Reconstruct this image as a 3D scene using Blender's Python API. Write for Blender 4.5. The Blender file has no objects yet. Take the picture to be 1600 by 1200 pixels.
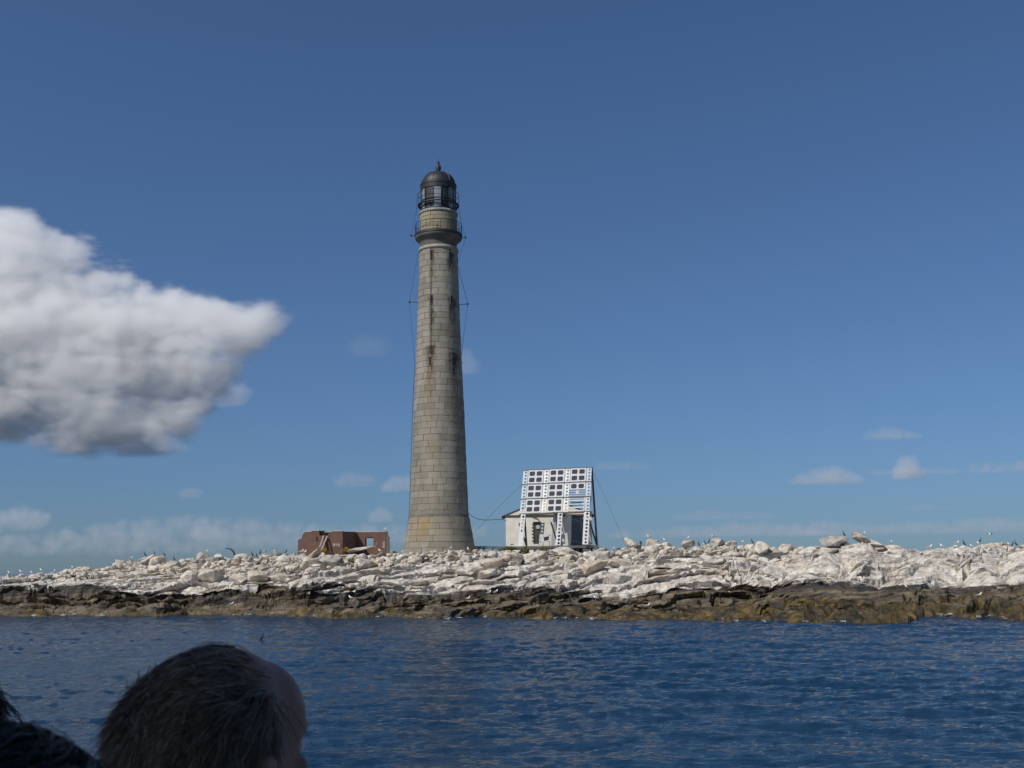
import bpy, bmesh, math, random
import numpy as np
from mathutils import Vector, Matrix, Euler

R_ = math.radians
random.seed(7)
rng = np.random.default_rng(7)
scene = bpy.context.scene
COL = scene.collection

# ------------------------------------------------------------------ camera
F = 1690.0                       # focal length in photo pixels (1600 wide)
CAMZ = 4.0
PITCH, ROLL = R_(9.44), R_(-0.8)
cam_data = bpy.data.cameras.new('camera')
cam_data.sensor_width = 36.0
cam_data.lens = 36.0 * F / 1600.0
cam_data.clip_start = 0.05
cam_data.clip_end = 80000.0
cam_data.dof.use_dof = True
cam_data.dof.focus_distance = 110.0
cam_data.dof.aperture_fstop = 15.0
cam = bpy.data.objects.new('camera', cam_data)
COL.objects.link(cam)
CAMM = Matrix.Rotation(math.pi / 2 + PITCH, 4, 'X') @ Matrix.Rotation(ROLL, 4, 'Z')
cam.matrix_world = Matrix.Translation((0, 0, CAMZ)) @ CAMM
scene.camera = cam
CR = np.array(CAMM.to_3x3())

# ------------------------------------------------------------------ world, sun, exposure
SUN_EL, SUN_AZ = R_(44), R_(46)      # azimuth measured to the left of straight behind the camera
sun_dir = Vector((-math.sin(SUN_AZ) * math.cos(SUN_EL), -math.cos(SUN_AZ) * math.cos(SUN_EL), math.sin(SUN_EL)))
world = bpy.data.worlds.new("World")
scene.world = world
world.use_nodes = True
wn, wl = world.node_tree.nodes, world.node_tree.links
bg = wn['Background']
sky = wn.new('ShaderNodeTexSky')
sky.sky_type = 'NISHITA'
sky.sun_disc = False
sky.sun_elevation = SUN_EL
sky.sun_rotation = math.atan2(sun_dir.x, sun_dir.y)
sky.altitude = 0
sky.air_density = 1.0
sky.dust_density = 1.9
sky.ozone_density = 9.0
tco = wn.new('ShaderNodeTexCoord'); lift = wn.new('ShaderNodeVectorMath'); lift.operation = 'ADD'
lift.inputs[1].default_value = (0, 0, 0.045)       # the murk at the very horizon lies below eye level here
wl.new(tco.outputs['Generated'], lift.inputs[0]); wl.new(lift.outputs[0], sky.inputs[0])
tint = wn.new('ShaderNodeMix'); tint.data_type = 'RGBA'; tint.blend_type = 'MULTIPLY'; tint.inputs[0].default_value = 1.0
tint.inputs[7].default_value = (0.94, 0.99, 1.02, 1)
wl.new(sky.outputs[0], tint.inputs[6]); wl.new(tint.outputs[2], bg.inputs[0])
bg.inputs[1].default_value = 0.086
sd = bpy.data.lights.new('sun', 'SUN')
sd.energy = 3.8
sd.angle = R_(0.5)
sd.color = (1.0, 0.94, 0.84)
sun = bpy.data.objects.new('sun', sd)
sun.rotation_euler = sun_dir.to_track_quat('Z', 'Y').to_euler()
sun.location = (0, 0, 60)
COL.objects.link(sun)
scene.view_settings.view_transform = 'Standard'
scene.view_settings.look = 'None'
scene.view_settings.exposure = 0.0
scene.view_settings.gamma = 1.0
scene.cycles.use_denoising = True
scene.cycles.max_bounces = 10
scene.cycles.volume_bounces = 10
scene.cycles.volume_step_rate = 1.5
scene.cycles.volume_max_steps = 256
scene.cycles.transparent_max_bounces = 16

# ------------------------------------------------------------------ photo geometry helpers
def ray(u, v):
    d = np.stack(np.broadcast_arrays((np.asarray(u, float) - 800) / F, -(np.asarray(v, float) - 600) / F, -1.0), -1)
    return d @ CR.T

def at(u, v, Y):
    """world point seen at photo pixel (u, v) standing at depth Y"""
    d = ray(u, v)
    k = Y / d[..., 1]
    p = d * k[..., None] if d.ndim > 1 else d * k
    return p + np.array([0, 0, CAMZ])

def V(u, v, Y):
    return Vector(at(u, v, Y))

# ------------------------------------------------------------------ noise in numpy
_perm = np.random.default_rng(3).permutation(512).astype(np.int64)
_g2 = np.random.default_rng(4).normal(size=(512, 2)); _g2 /= np.linalg.norm(_g2, axis=1)[:, None]
def perlin(x, y, seed=0):
    xi = np.floor(x).astype(np.int64); yi = np.floor(y).astype(np.int64)
    xf = x - xi; yf = y - yi
    u = xf * xf * xf * (xf * (xf * 6 - 15) + 10); w = yf * yf * yf * (yf * (yf * 6 - 15) + 10)
    def g(a, b):
        h = _perm[(_perm[(a + seed * 37) & 511] + b) & 511]
        return _g2[h]
    def dot(a, b, dx, dy):
        q = g(a, b); return q[..., 0] * dx + q[..., 1] * dy
    n00 = dot(xi, yi, xf, yf); n10 = dot(xi + 1, yi, xf - 1, yf)
    n01 = dot(xi, yi + 1, xf, yf - 1); n11 = dot(xi + 1, yi + 1, xf - 1, yf - 1)
    a = n00 + u * (n10 - n00); b = n01 + u * (n11 - n01)
    return (a + w * (b - a)) * 1.5
def fbm(x, y, oct=4, seed=0, gain=0.5):
    s = 0; a = 1.0
    for i in range(oct):
        s = s + a * perlin(x * 2 ** i, y * 2 ** i, seed + i); a *= gain
    return s
def cells(x, y, seed=0):
    """nearest feature point: returns (distance, second distance, random value per cell)"""
    xi = np.floor(x).astype(np.int64); yi = np.floor(y).astype(np.int64)
    d1 = np.full(x.shape, 9.0); d2 = np.full(x.shape, 9.0); rv = np.zeros(x.shape)
    for a in (-1, 0, 1):
        for b in (-1, 0, 1):
            h = _perm[(_perm[(xi + a + seed * 53) & 511] + yi + b) & 511]
            px = xi + a + 0.5 + 0.42 * _g2[h, 0]; py = yi + b + 0.5 + 0.42 * _g2[h, 1]
            d = np.hypot(x - px, y - py)
            near = d < d1
            d2 = np.where(near, d1, np.minimum(d2, d))
            rv = np.where(near, (h % 97) / 96.0, rv)
            d1 = np.minimum(d1, d)
    return d1, d2, rv
def smooth(a, b, x):
    t = np.clip((x - a) / (b - a), 0, 1); return t * t * (3 - 2 * t)

# ------------------------------------------------------------------ object helpers
def tag(o, label=None, cat=None, group=None, kind=None):
    if label: o['label'] = label
    if cat: o['category'] = cat
    if group: o['group'] = group
    if kind: o['kind'] = kind
    return o

def empty(name, loc, label, cat, group=None, rz=0.0):
    o = bpy.data.objects.new(name, None)
    o.empty_display_size = 0.3
    COL.objects.link(o)
    o.location = loc; o.rotation_euler = (0, 0, rz)
    return tag(o, label, cat, group)

def worldloc(o):
    L = Vector((0, 0, 0))
    while o is not None:
        L += o.location; o = o.parent
    return L

def mesh_from(name, vs, fs, smooth_shade=False):
    me = bpy.data.meshes.new(name)
    me.from_pydata([tuple(map(float, v)) for v in vs], [], fs)
    if smooth_shade:
        me.polygons.foreach_set('use_smooth', [True] * len(me.polygons))
    me.update()
    return me

def obj(name, vs, fs, mat, parent=None, origin=None, smooth_shade=False):
    """vertices in world space; origin = where the object's own origin goes"""
    o0 = Vector(origin) if origin is not None else (worldloc(parent) if parent else Vector((0, 0, 0)))
    vs = [Vector(v) - o0 for v in vs]
    me = mesh_from(name, vs, fs, smooth_shade)
    me.materials.append(mat)
    o = bpy.data.objects.new(name, me)
    COL.objects.link(o)
    if parent:
        o.parent = parent
        o.location = o0 - worldloc(parent)
    else:
        o.location = o0
    return o

class MB:
    """collects boxes, beams, tubes, revolved shapes into one mesh"""
    def __init__(s): s.v = []; s.f = []
    def add(s, vs, fs):
        n = len(s.v); s.v += [Vector(v) for v in vs]; s.f += [tuple(i + n for i in f) for f in fs]; return s
    def beam(s, p0, p1, w, h, up=(0, 0, 1), cham=0.0):
        p0, p1 = Vector(p0), Vector(p1)
        d = (p1 - p0).normalized()
        up = Vector(up)
        sd_ = d.cross(up)
        if sd_.length < 1e-4: sd_ = d.cross(Vector((1, 0, 0)))
        sd_.normalize(); up = sd_.cross(d).normalized()
        vs = []
        c = cham if cham else min(w, h) * 0.08
        prof = [(-w/2 + c, -h/2), (w/2 - c, -h/2), (w/2, -h/2 + c), (w/2, h/2 - c), (w/2 - c, h/2), (-w/2 + c, h/2), (-w/2, h/2 - c), (-w/2, -h/2 + c)]
        for p in (p0, p1):
            for a, b in prof: vs.append(p + sd_ * a + up * b)
        n = 8
        fs = [(i, (i + 1) % n, n + (i + 1) % n, n + i) for i in range(n)] + [tuple(range(n - 1, -1, -1)), tuple(range(n, 2 * n))]
        return s.add(vs, fs)
    def tube(s, pts, r, n=8, closed=False):
        pts = [Vector(p) for p in pts]; m = len(pts); rs = r if isinstance(r, (list, tuple)) else [r] * m
        vs = []
        for i, p in enumerate(pts):
            if closed: d = pts[(i + 1) % m] - pts[i - 1]
            else: d = pts[min(i + 1, m - 1)] - pts[max(i - 1, 0)]
            d.normalize()
            a = d.cross(Vector((0, 0, 1)))
            if a.length < 1e-3: a = d.cross(Vector((0, 1, 0)))
            a.normalize(); b = a.cross(d)
            for k in range(n):
                t = 2 * math.pi * k / n
                vs.append(p + (a * math.cos(t) + b * math.sin(t)) * rs[i])
        fs = []
        for i in range(m if closed else m - 1):
            j = (i + 1) % m
            for k in range(n):
                fs.append((i * n + k, i * n + (k + 1) % n, j * n + (k + 1) % n, j * n + k))
        if not closed:
            fs += [tuple(range(n - 1, -1, -1)), tuple((m - 1) * n + k for k in range(n))]
        return s.add(vs, fs)
    def lathe(s, c, prof, n=48, a0=0.0, a1=None):
        c = Vector(c); full = a1 is None
        if full: a1 = a0 + 2 * math.pi
        m = n if full else n + 1
        vs = []
        for r, z in prof:
            for k in range(m):
                t = a0 + (a1 - a0) * k / n
                vs.append((c.x + r * math.sin(t), c.y - r * math.cos(t), z))
        fs = []
        for i in range(len(prof) - 1):
            for k in range(n):
                k2 = (k + 1) % m
                fs.append((i * m + k, i * m + k2, (i + 1) * m + k2, (i + 1) * m + k))
        return s.add(vs, fs)
    def build(s, name, mat, parent=None, origin=None, smooth_shade=False):
        return obj(name, s.v, s.f, mat, parent, origin, smooth_shade)

# ------------------------------------------------------------------ materials
def newmat(name):
    m = bpy.data.materials.new(name); m.use_nodes = True
    nt = m.node_tree; b = nt.nodes['Principled BSDF']
    return m, nt.nodes, nt.links, b
def ramp(n, l, src, stops, interp='LINEAR'):
    r = n.new('ShaderNodeValToRGB'); r.color_ramp.interpolation = interp
    while len(r.color_ramp.elements) > 1: r.color_ramp.elements.remove(r.color_ramp.elements[-1])
    for i, (p, c) in enumerate(stops):
        e = r.color_ramp.elements[0] if i == 0 else r.color_ramp.elements.new(p)
        e.position = p; e.color = (c, c, c, 1) if isinstance(c, (int, float)) else (*c, 1)
    l.new(src, r.inputs[0]); return r.outputs[0]
def mix(n, l, fac, a, b, mode='MIX'):
    m = n.new('ShaderNodeMix'); m.data_type = 'RGBA'; m.blend_type = mode
    for sock, val in ((m.inputs[0], fac), (m.inputs[6], a), (m.inputs[7], b)):
        if hasattr(val, 'is_output'): l.new(val, sock)
        elif isinstance(val, (int, float)): sock.default_value = val if sock.type == 'VALUE' else (val, val, val, 1)
        else: sock.default_value = (*val, 1)
    return m.outputs[2]
def math_(n, l, op, a, b=0.0, c=None, clamp=False):
    m = n.new('ShaderNodeMath'); m.operation = op; m.use_clamp = clamp
    for i, val in enumerate((a, b) if c is None else (a, b, c)):
        if hasattr(val, 'is_output'): l.new(val, m.inputs[i])
        else: m.inputs[i].default_value = val
    return m.outputs[0]
def noise(n, l, vec, scale, detail=4, rough=0.55, dist=0.0):
    t = n.new('ShaderNodeTexNoise'); t.inputs['Scale'].default_value = scale
    t.inputs['Detail'].default_value = detail; t.inputs['Roughness'].default_value = rough
    t.inputs['Distortion'].default_value = dist
    if vec is not None: l.new(vec, t.inputs['Vector'])
    return t.outputs[0]
def mapping(n, l, vec, scale=(1, 1, 1), rot=(0, 0, 0), loc=(0, 0, 0)):
    m = n.new('ShaderNodeMapping'); l.new(vec, m.inputs[0])
    m.inputs['Scale'].default_value = scale; m.inputs['Rotation'].default_value = rot; m.inputs['Location'].default_value = loc
    return m.outputs[0]
def bump(n, l, b, h, strength=0.5, dist=0.05):
    k = n.new('ShaderNodeBump'); k.inputs['Strength'].default_value = strength; k.inputs['Distance'].default_value = dist
    l.new(h, k.inputs['Height']); l.new(k.outputs[0], b.inputs['Normal']); return k
def position(n): return n.new('ShaderNodeNewGeometry').outputs['Position']

def simple(name, col, rough=0.7, var=0.25, scale=3.0, metal=0.0, bmp=0.2, bd=0.02, col2=None):
    m, n, l, b = newmat(name)
    p = position(n)
    ns = noise(n, l, p, scale, 6, 0.65)
    c2 = col2 if col2 else tuple(c * (1 - var) for c in col)
    c = ramp(n, l, ns, [(0.35, col), (0.65, c2)])
    l.new(c, b.inputs['Base Color']); b.inputs['Roughness'].default_value = rough; b.inputs['Metallic'].default_value = metal
    if bmp: bump(n, l, b, noise(n, l, p, scale * 5, 5, 0.6), bmp, bd)
    return m

# pale guano-bleached granite, shared by boulders and the dry shelf
def granite_colour(n, l, p, extra=None):
    big = noise(n, l, p, 0.35, 5, 0.6)
    mid = noise(n, l, p, 1.6, 6, 0.7)
    fine = noise(n, l, p, 9.0, 6, 0.75)
    c = ramp(n, l, mid, [(0.29, (0.28, 0.25, 0.21)), (0.43, (0.48, 0.44, 0.385)), (0.55, (0.65, 0.61, 0.545)), (0.72, (0.77, 0.735, 0.67))])
    warm = ramp(n, l, big, [(0.5, 0.0), (0.68, 0.4)])
    c = mix(n, l, warm, c, (0.43, 0.30, 0.17))
    lich = ramp(n, l, noise(n, l, p, 0.9, 4, 0.6, 0.6), [(0.58, 0.0), (0.72, 0.35)])
    c = mix(n, l, lich, c, (0.25, 0.22, 0.15))
    sp = ramp(n, l, fine, [(0.36, (0.52, 0.51, 0.49)), (0.52, (1, 1, 1))])
    return mix(n, l, 0.85, c, sp, 'MULTIPLY'), mid, fine

def mat_boulder():
    m, n, l, b = newmat('pale_granite')
    p = position(n)
    c, mid, fine = granite_colour(n, l, p)
    oi = n.new('ShaderNodeObjectInfo').outputs['Random']
    att = n.new('ShaderNodeAttribute'); att.attribute_name = 'tone'
    rnd = math_(n, l, 'FRACT', math_(n, l, 'ADD', oi, att.outputs['Fac']))
    tint = ramp(n, l, rnd, [(0.0, (0.58, 0.57, 0.57)), (0.25, (0.80, 0.78, 0.75)), (0.5, (1, 1, 0.98)), (0.8, (0.95, 0.86, 0.74)), (1.0, (0.9, 0.92, 0.94))])
    c = mix(n, l, 0.9, c, tint, 'MULTIPLY')
    l.new(c, b.inputs['Base Color']); b.inputs['Roughness'].default_value = 0.9
    h = math_(n, l, 'ADD', mid, math_(n, l, 'MULTIPLY', fine, 0.4))
    bump(n, l, b, h, 0.9, 0.12)
    return m
M_BOULDER = mat_boulder()

def mat_shore():
    m, n, l, b = newmat('shore_rock')
    p = position(n)
    dry_a = n.new('ShaderNodeAttribute'); dry_a.attribute_name = 'dry'
    weed_a = n.new('ShaderNodeAttribute'); weed_a.attribute_name = 'weed'
    c, mid, fine = granite_colour(n, l, p)
    sx = n.new('ShaderNodeSeparateXYZ'); l.new(p, sx.inputs[0])
    cx = n.new('ShaderNodeCombineXYZ')
    l.new(math_(n, l, 'MULTIPLY', sx.outputs[0], 0.28), cx.inputs[0]); l.new(math_(n, l, 'MULTIPLY', sx.outputs[1], 0.5), cx.inputs[1])
    l.new(math_(n, l, 'MULTIPLY', math_(n, l, 'SUBTRACT', sx.outputs[2], math_(n, l, 'MULTIPLY', sx.outputs[0], 0.085)), 3.2), cx.inputs[2])
    st = cx.outputs[0]
    seams = noise(n, l, st, 1.3, 6, 0.6, 0.4)
    c = mix(n, l, ramp(n, l, seams, [(0.33, 0.85), (0.45, 0.0)]), c, (0.17, 0.145, 0.115))
    # black tidal band of algae-covered rock
    dk = ramp(n, l, noise(n, l, st, 1.1, 8, 0.72, 0.6),
              [(0.3, (0.022, 0.019, 0.016)), (0.44, (0.06, 0.047, 0.031)), (0.54, (0.125, 0.095, 0.054)), (0.7, (0.25, 0.195, 0.12))])
    wd = ramp(n, l, noise(n, l, p, 0.8, 7, 0.75, 0.8),
              [(0.38, (0.014, 0.011, 0.005)), (0.5, (0.05, 0.034, 0.009)), (0.6, (0.125, 0.078, 0.012)), (0.74, (0.20, 0.15, 0.04))])
    wf = math_(n, l, 'ADD', weed_a.outputs['Fac'], math_(n, l, 'MULTIPLY', math_(n, l, 'SUBTRACT', noise(n, l, p, 0.45, 5, 0.6), 0.5), 1.6))
    dk = mix(n, l, ramp(n, l, wf, [(0.38, 0.0), (0.6, 1.0)]), dk, wd)
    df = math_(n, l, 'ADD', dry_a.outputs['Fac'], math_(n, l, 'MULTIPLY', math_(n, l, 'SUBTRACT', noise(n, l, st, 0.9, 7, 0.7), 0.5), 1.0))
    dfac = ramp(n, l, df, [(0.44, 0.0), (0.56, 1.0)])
    # black band below the splash line: lichen tone plus painted overhang shadow
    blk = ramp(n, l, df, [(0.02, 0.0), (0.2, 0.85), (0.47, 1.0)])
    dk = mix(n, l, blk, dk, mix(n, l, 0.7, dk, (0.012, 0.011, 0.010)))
    c = mix(n, l, dfac, dk, c)
    l.new(c, b.inputs['Base Color'])
    l.new(math_(n, l, 'ADD', math_(n, l, 'MULTIPLY', dfac, 0.35), 0.55), b.inputs['Roughness'])
    h = math_(n, l, 'ADD', math_(n, l, 'ADD', mid, math_(n, l, 'MULTIPLY', fine, 0.35)), math_(n, l, 'MULTIPLY', seams, 0.8))
    bump(n, l, b, h, 1.0, 0.13)
    return m
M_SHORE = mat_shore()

def mat_water():
    m, n, l, b = newmat('sea_water')
    p = position(n)
    b.inputs['Base Color'].default_value = (0.005, 0.027, 0.060, 1)
    b.inputs['Roughness'].default_value = 0.08
    b.inputs['IOR'].default_value = 1.333
    a = noise(n, l, mapping(n, l, p, (1.0, 1.5, 1), (0, 0, R_(12))), 2.6, 4, 0.6, 0.3)
    d = noise(n, l, mapping(n, l, p, (1.0, 1.4, 1), (0, 0, R_(-20))), 8.0, 3, 0.6, 0.2)
    e2 = noise(n, l, mapping(n, l, p, (1.0, 1.3, 1), (0, 0, R_(35))), 20.0, 2, 0.5, 0.0)
    h = math_(n, l, 'ADD', math_(n, l, 'ADD', a, math_(n, l, 'MULTIPLY', d, 0.4)), math_(n, l, 'MULTIPLY', e2, 0.12))
    bump(n, l, b, h, 1.0, 0.10)
    return m
M_WATER = mat_water()

# ------------------------------------------------------------------ island terrain
def prof(*pts):
    a = np.array(pts, float)
    return lambda u: np.interp(u, a[:, 0], a[:, 1])
v_shore = prof((-900, 958), (0, 961), (60, 963), (130, 961), (250, 963), (300, 960), (450, 961), (520, 966), (600, 963), (680, 967), (750, 965), (900, 967), (1050, 967), (1140, 971), (1200, 972), (1340, 972), (1400, 972), (1425, 961), (1475, 961), (1500, 966), (1530, 962), (1560, 970), (1600, 971), (2500, 985))
v_bound = prof((-900, 916), (0, 918), (100, 917), (170, 918), (220, 925), (300, 926), (380, 919), (480, 911), (540, 914), (597, 920), (660, 924), (760, 918), (860, 916), (940, 917), (1060, 917), (1140, 920), (1200, 912), (1250, 912), (1350, 914), (1420, 912), (1500, 912), (1600, 908), (2500, 905))
v_mid = prof((-900, 911), (0, 909), (200, 905), (300, 902), (450, 898), (600, 888), (750, 887), (850, 890), (950, 887), (1050, 876), (1150, 874), (1300, 872), (1400, 868), (1600, 866), (2500, 866))
v_ridge = prof((-900, 903), (0, 902), (50, 899), (90, 897), (115, 891), (160, 888), (200, 883), (226, 879), (280, 880), (310, 874), (400, 873), (470, 867), (550, 867), (640, 864), (740, 863), (850, 861), (940, 859), (1000, 857), (1100, 855), (1200, 857), (1245, 861), (1285, 858), (1320, 852), (1350, 849), (1378, 853), (1400, 858), (1445, 860), (1480, 857), (1515, 851), (1600, 850), (2500, 850))
y_bound = prof((-900, 112), (0, 106), (300, 100), (480, 96), (800, 93), (1200, 90), (1600, 87), (2500, 84))
y_ridge = prof((-900, 134), (0, 130), (300, 122), (500, 110), (686, 111.5), (950, 109.5), (1200, 108), (1600, 106), (2500, 104))

SN = 1250
ucol = np.concatenate([np.linspace(-900, -60, 90, endpoint=False), np.linspace(-60, 1660, SN - 180, endpoint=False), np.linspace(1660, 2500, 90)])
svals = (ucol - 800) / F
yrow = np.concatenate([np.linspace(56, 64, 10, endpoint=False), np.linspace(64, 116, 330, endpoint=False), np.linspace(116, 140, 90, endpoint=False), np.linspace(140, 190, 40)])

def Yz(u, v, z):      # depth where the ray meets height z
    d = ray(u, v); return (z - CAMZ) / d[..., 2] * d[..., 1]
def zY(u, v, Y):
    d = ray(u, v); return CAMZ + d[..., 2] / d[..., 1] * Y
ys = Yz(ucol, v_shore(ucol), 0.0)
yb = y_bound(ucol); zb = zY(ucol, v_bound(ucol), yb)
yr = y_ridge(ucol); zr = zY(ucol, v_ridge(ucol), yr)
ym = yb + 0.42 * (yr - yb); zm = zY(ucol, v_mid(ucol), ym)
Ygrid = np.repeat(yrow[None, :], len(ucol), 0)
Z0 = np.zeros_like(Ygrid)
for i in range(len(ucol)):
    Z0[i] = np.interp(yrow, [ys[i] - 14, ys[i], ys[i] + 0.5 * (yb[i] - ys[i]), yb[i], ym[i], yr[i], yr[i] + 14, yr[i] + 40],
                      [-4, -0.05, zb[i] * 0.42, zb[i], zm[i], zr[i], zr[i] - 0.25, -3])
Xg = svals[:, None] * Ygrid
Yg = Ygrid
ug = np.repeat(ucol[:, None], len(yrow), 1)
ysg, ybg, ymg, yrg = (np.repeat(a[:, None], len(yrow), 1) for a in (ys, yb, ym, yr))
above = smooth(-1.0, 2.0, Yg - ysg)
# ledges: tilted rock beds, quantised along the normal of the bedding plane
tiltx = np.interp(ug, [0, 500, 950, 1250, 1600], [0.10, 0.12, 0.11, 0.07, 0.08])
def bedded(Z, step, ax, ay, warp, seed, sharp):
    p = Z - ax * Xg - ay * Yg + warp * fbm(Xg * 0.07, Yg * 0.12, 4, seed)
    p = p + 0.13 * step * fbm(Xg * 0.5, Yg * 0.6, 3, seed + 9)
    q = p / step; k = np.floor(q); f = q - k
    w = 0.62 + 0.3 * perlin(k * 3.7, Xg * 0.06 + k, seed + 5)          # beds of unequal thickness
    f2 = np.where(f < w, f / w * 0.18, 0.18 + 0.82 * smooth(0, 1, (f - w) / (1 - w)))
    # lips of the beds overhang: riser top leans out, its foot is undercut
    sh = np.where(f < w, 0.5 - f / w, -0.5 + smooth(0, 1, (f - w) / (1 - w)))
    return Z + (k + f2 - q) * step * sharp, sh, k
bulge = 1.2 * fbm(Xg * 0.05, Yg * 0.07, 3, 19)
Z0 = Z0 + 0.55 * fbm(Xg * 0.06, Yg * 0.13, 3, 17) * smooth(1, 8, Yg - ysg) * (1 - smooth(-6, 0, Yg - yrg))
Z1, sh1, k1 = bedded(Z0, 0.58, tiltx, 0.01, 0.6, 11, 1.0)
Z1, sh2, k2 = bedded(Z1, 0.27, tiltx * 1.15, 0.0, 0.5, 23, 0.85 * (1 - 0.6 * smooth(1050, 1200, ug)))
lipamp = smooth(0, 4, Yg - ysg) * (1 - 0.6 * smooth(1150, 1300, ug))
dYs = -(1.15 * sh1 * (0.6 + 0.8 * np.abs(fbm(Xg * 0.2, Yg * 0.2, 2, 29))) + 0.28 * sh2) * lipamp
# joints: blocks split along crossing fractures, each shifted a little
wx = Xg + 1.2 * fbm(Xg * 0.15, Yg * 0.2, 3, 31); wy = Yg + 1.2 * fbm(Xg * 0.15, Yg * 0.2, 3, 37)
d1, d2, rv = cells(wx * 0.22 + wy * 0.05, wy * 0.42, 5)
crack = smooth(0.0, 0.10, d2 - d1)
d1b, d2b, rvb = cells(wx * 0.7, wy * 0.9, 8)
crackb = smooth(0.0, 0.14, d2b - d1b)
amp = 0.55 + 0.6 * smooth(0, 10, Yg - ysg)
fr_ = 1 - 0.75 * smooth(1050, 1200, ug)
Z1 += (rv - 0.5) * 0.17 * amp - (1 - crack) * 0.20 * amp + ((rvb - 0.5) * 0.07 - (1 - crackb) * 0.06) * amp * fr_
Z1 -= smooth(1050, 1200, ug) * 0.5 * smooth(0.30, 0.5, np.abs(fbm(Xg * 0.10 + 3, Yg * 0.22, 3, 55))) * smooth(0, 4, Yg - ybg)
Z1 += 0.26 * fbm(Xg * 0.18, Yg * 0.3, 4, 41) + 0.05 * fbm(Xg * 1.1, Yg * 1.4, 4, 47)
# diagonal fractures of the massive rock on the right
rightm = smooth(1080, 1250, ug)
dg = (Xg * 0.8 - Yg * 0.45) + 1.4 * fbm(Xg * 0.12, Yg * 0.12, 3, 61)
sw = np.abs((dg * 0.28) % 1.0 - 0.5) * 2
Z1 += rightm * smooth(0, 3, Yg - ybg + 4) * (0.55 * smooth(0.0, 0.9, sw) - 0.28 - 0.25 * (1 - smooth(0.0, 0.10, sw)))
# individual crevices, caves and undercut ledges (ends in photo pixels, half width in pixels, depth in metres)
_P = np.stack([Xg, Yg, Z0 - CAMZ], -1) @ CR
vgr = 600 - _P[..., 1] / -_P[..., 2] * F; ugr = 800 + _P[..., 0] / -_P[..., 2] * F
wob = 2.2 * fbm(Xg * 0.45, Yg * 0.3, 3, 141)
for (a0, b0, a1, b1, hw, dp) in (
    (1533, 858, 1516, 877, 3.0, 1.3), (1517, 876, 1500, 896, 4.5, 1.5), (1446, 918, 1473, 906, 4.5, 1.4), (1386, 895, 1414, 896, 4.0, 1.1), (1423, 898, 1500, 891, 2.2, 1.0),
    (1202, 867, 1228, 871, 3.6, 1.2), (1312, 880, 1336, 892, 2.4, .8), (1346, 900, 1361, 888, 2.6, 1.0), (1368, 884, 1377, 870, 2.4, .9), (1143, 883, 1182, 876, 2.0, .7),
    (1257, 869, 1304, 868, 2.0, .7), (1420, 875, 1440, 871, 1.8, .6), (1505, 866, 1512, 858, 2.2, .7), (1548, 900, 1560, 892, 2.2, .8), (1128, 900, 1146, 880, 1.3, .5), (1140, 904, 1158, 882, 1.2, .5), (1152, 906, 1168, 885, 1.2, .5), (1212, 900, 1226, 886, 1.4, .5), (1222, 902, 1236, 888, 1.3, .5),
    (1422, 949, 1442, 951, 4.2, 1.0), (1508, 959, 1537, 950, 4.2, 1.0), (1578, 923, 1602, 924, 4.0, 1.1), (1100, 930, 1122, 938, 4.0, 1.0), (1316, 893, 1340, 904, 1.6, .5),
    (8, 929, 60, 923, 3.6, 1.1), (60, 923, 168, 919, 4.6, 1.4), (258, 953, 292, 939, 5.0, 1.3), (70, 950, 170, 943, 2.6, .9), (190, 932, 300, 922, 2.4, .9), (170, 954, 260, 948, 2.2, .8),
    (300, 934, 360, 925, 3.0, 1.1), (360, 925, 412, 917, 3.4, 1.1), (412, 920, 490, 909, 5.0, 1.4), (330, 948, 430, 932, 2.4, 1.0), (430, 938, 510, 925, 2.4, 1.0), (515, 930, 560, 927, 2.4, .9),
    (590, 925, 640, 916, 3.2, 1.0), (560, 950, 640, 946, 2.6, .8), (696, 927, 786, 918, 2.8, 1.1), (762, 938, 780, 934, 4.6, 1.2), (831, 938, 842, 932, 3.6, 1.0), (660, 912, 720, 905, 1.8, .7), (570, 905, 600, 902, 2.4, .8),
    (790, 912, 850, 903, 1.8, .7), (860, 900, 950, 890, 1.6, .6), (925, 906, 1010, 893, 1.7, .7), (1000, 915, 1060, 912, 3.2, 1.0), (930, 937, 945, 932, 3.4, 1.0), (960, 925, 1010, 922, 2.8, .8), (470, 900, 560, 892, 1.6, .6), (100, 905, 160, 897, 1.8, .6), (200, 912, 290, 904, 1.8, .6), (860, 955, 930, 953, 2.4, .8), (1050, 948, 1100, 944, 2.6, .9), (1180, 935, 1250, 940, 2.6, .8), (1280, 950, 1340, 946, 2.4, .8)):
    dx, dy = a1 - a0, b1 - b0; L2 = dx * dx + dy * dy
    t = np.clip(((ugr - a0) * dx + (vgr + wob - b0) * dy) / L2, 0, 1)
    dd = np.hypot(ugr - a0 - dx * t, (vgr + wob - b0 - dy * t) * 1.0)
    taper = 0.45 + 0.55 * np.sin(np.pi * np.clip(t, 0.02, 0.98))
    Z1 -= dp * (1 - smooth(0.55, 1.25, dd / (hw * taper)))
# weed-covered humps along the water
low = (1 - smooth(3, 11, Yg - ysg)) * smooth(-6, 1, Yg - ysg)
hum = np.abs(fbm(Xg * 0.16, Yg * 0.25, 3, 71)); hum2 = np.abs(fbm(Xg * 0.5, Yg * 0.6, 3, 77))
Z1 += low * (0.75 * (0.42 - hum) + 0.4 * (0.4 - hum2)) * (0.7 + 0.9 * smooth(900, 1300, ug))
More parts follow.
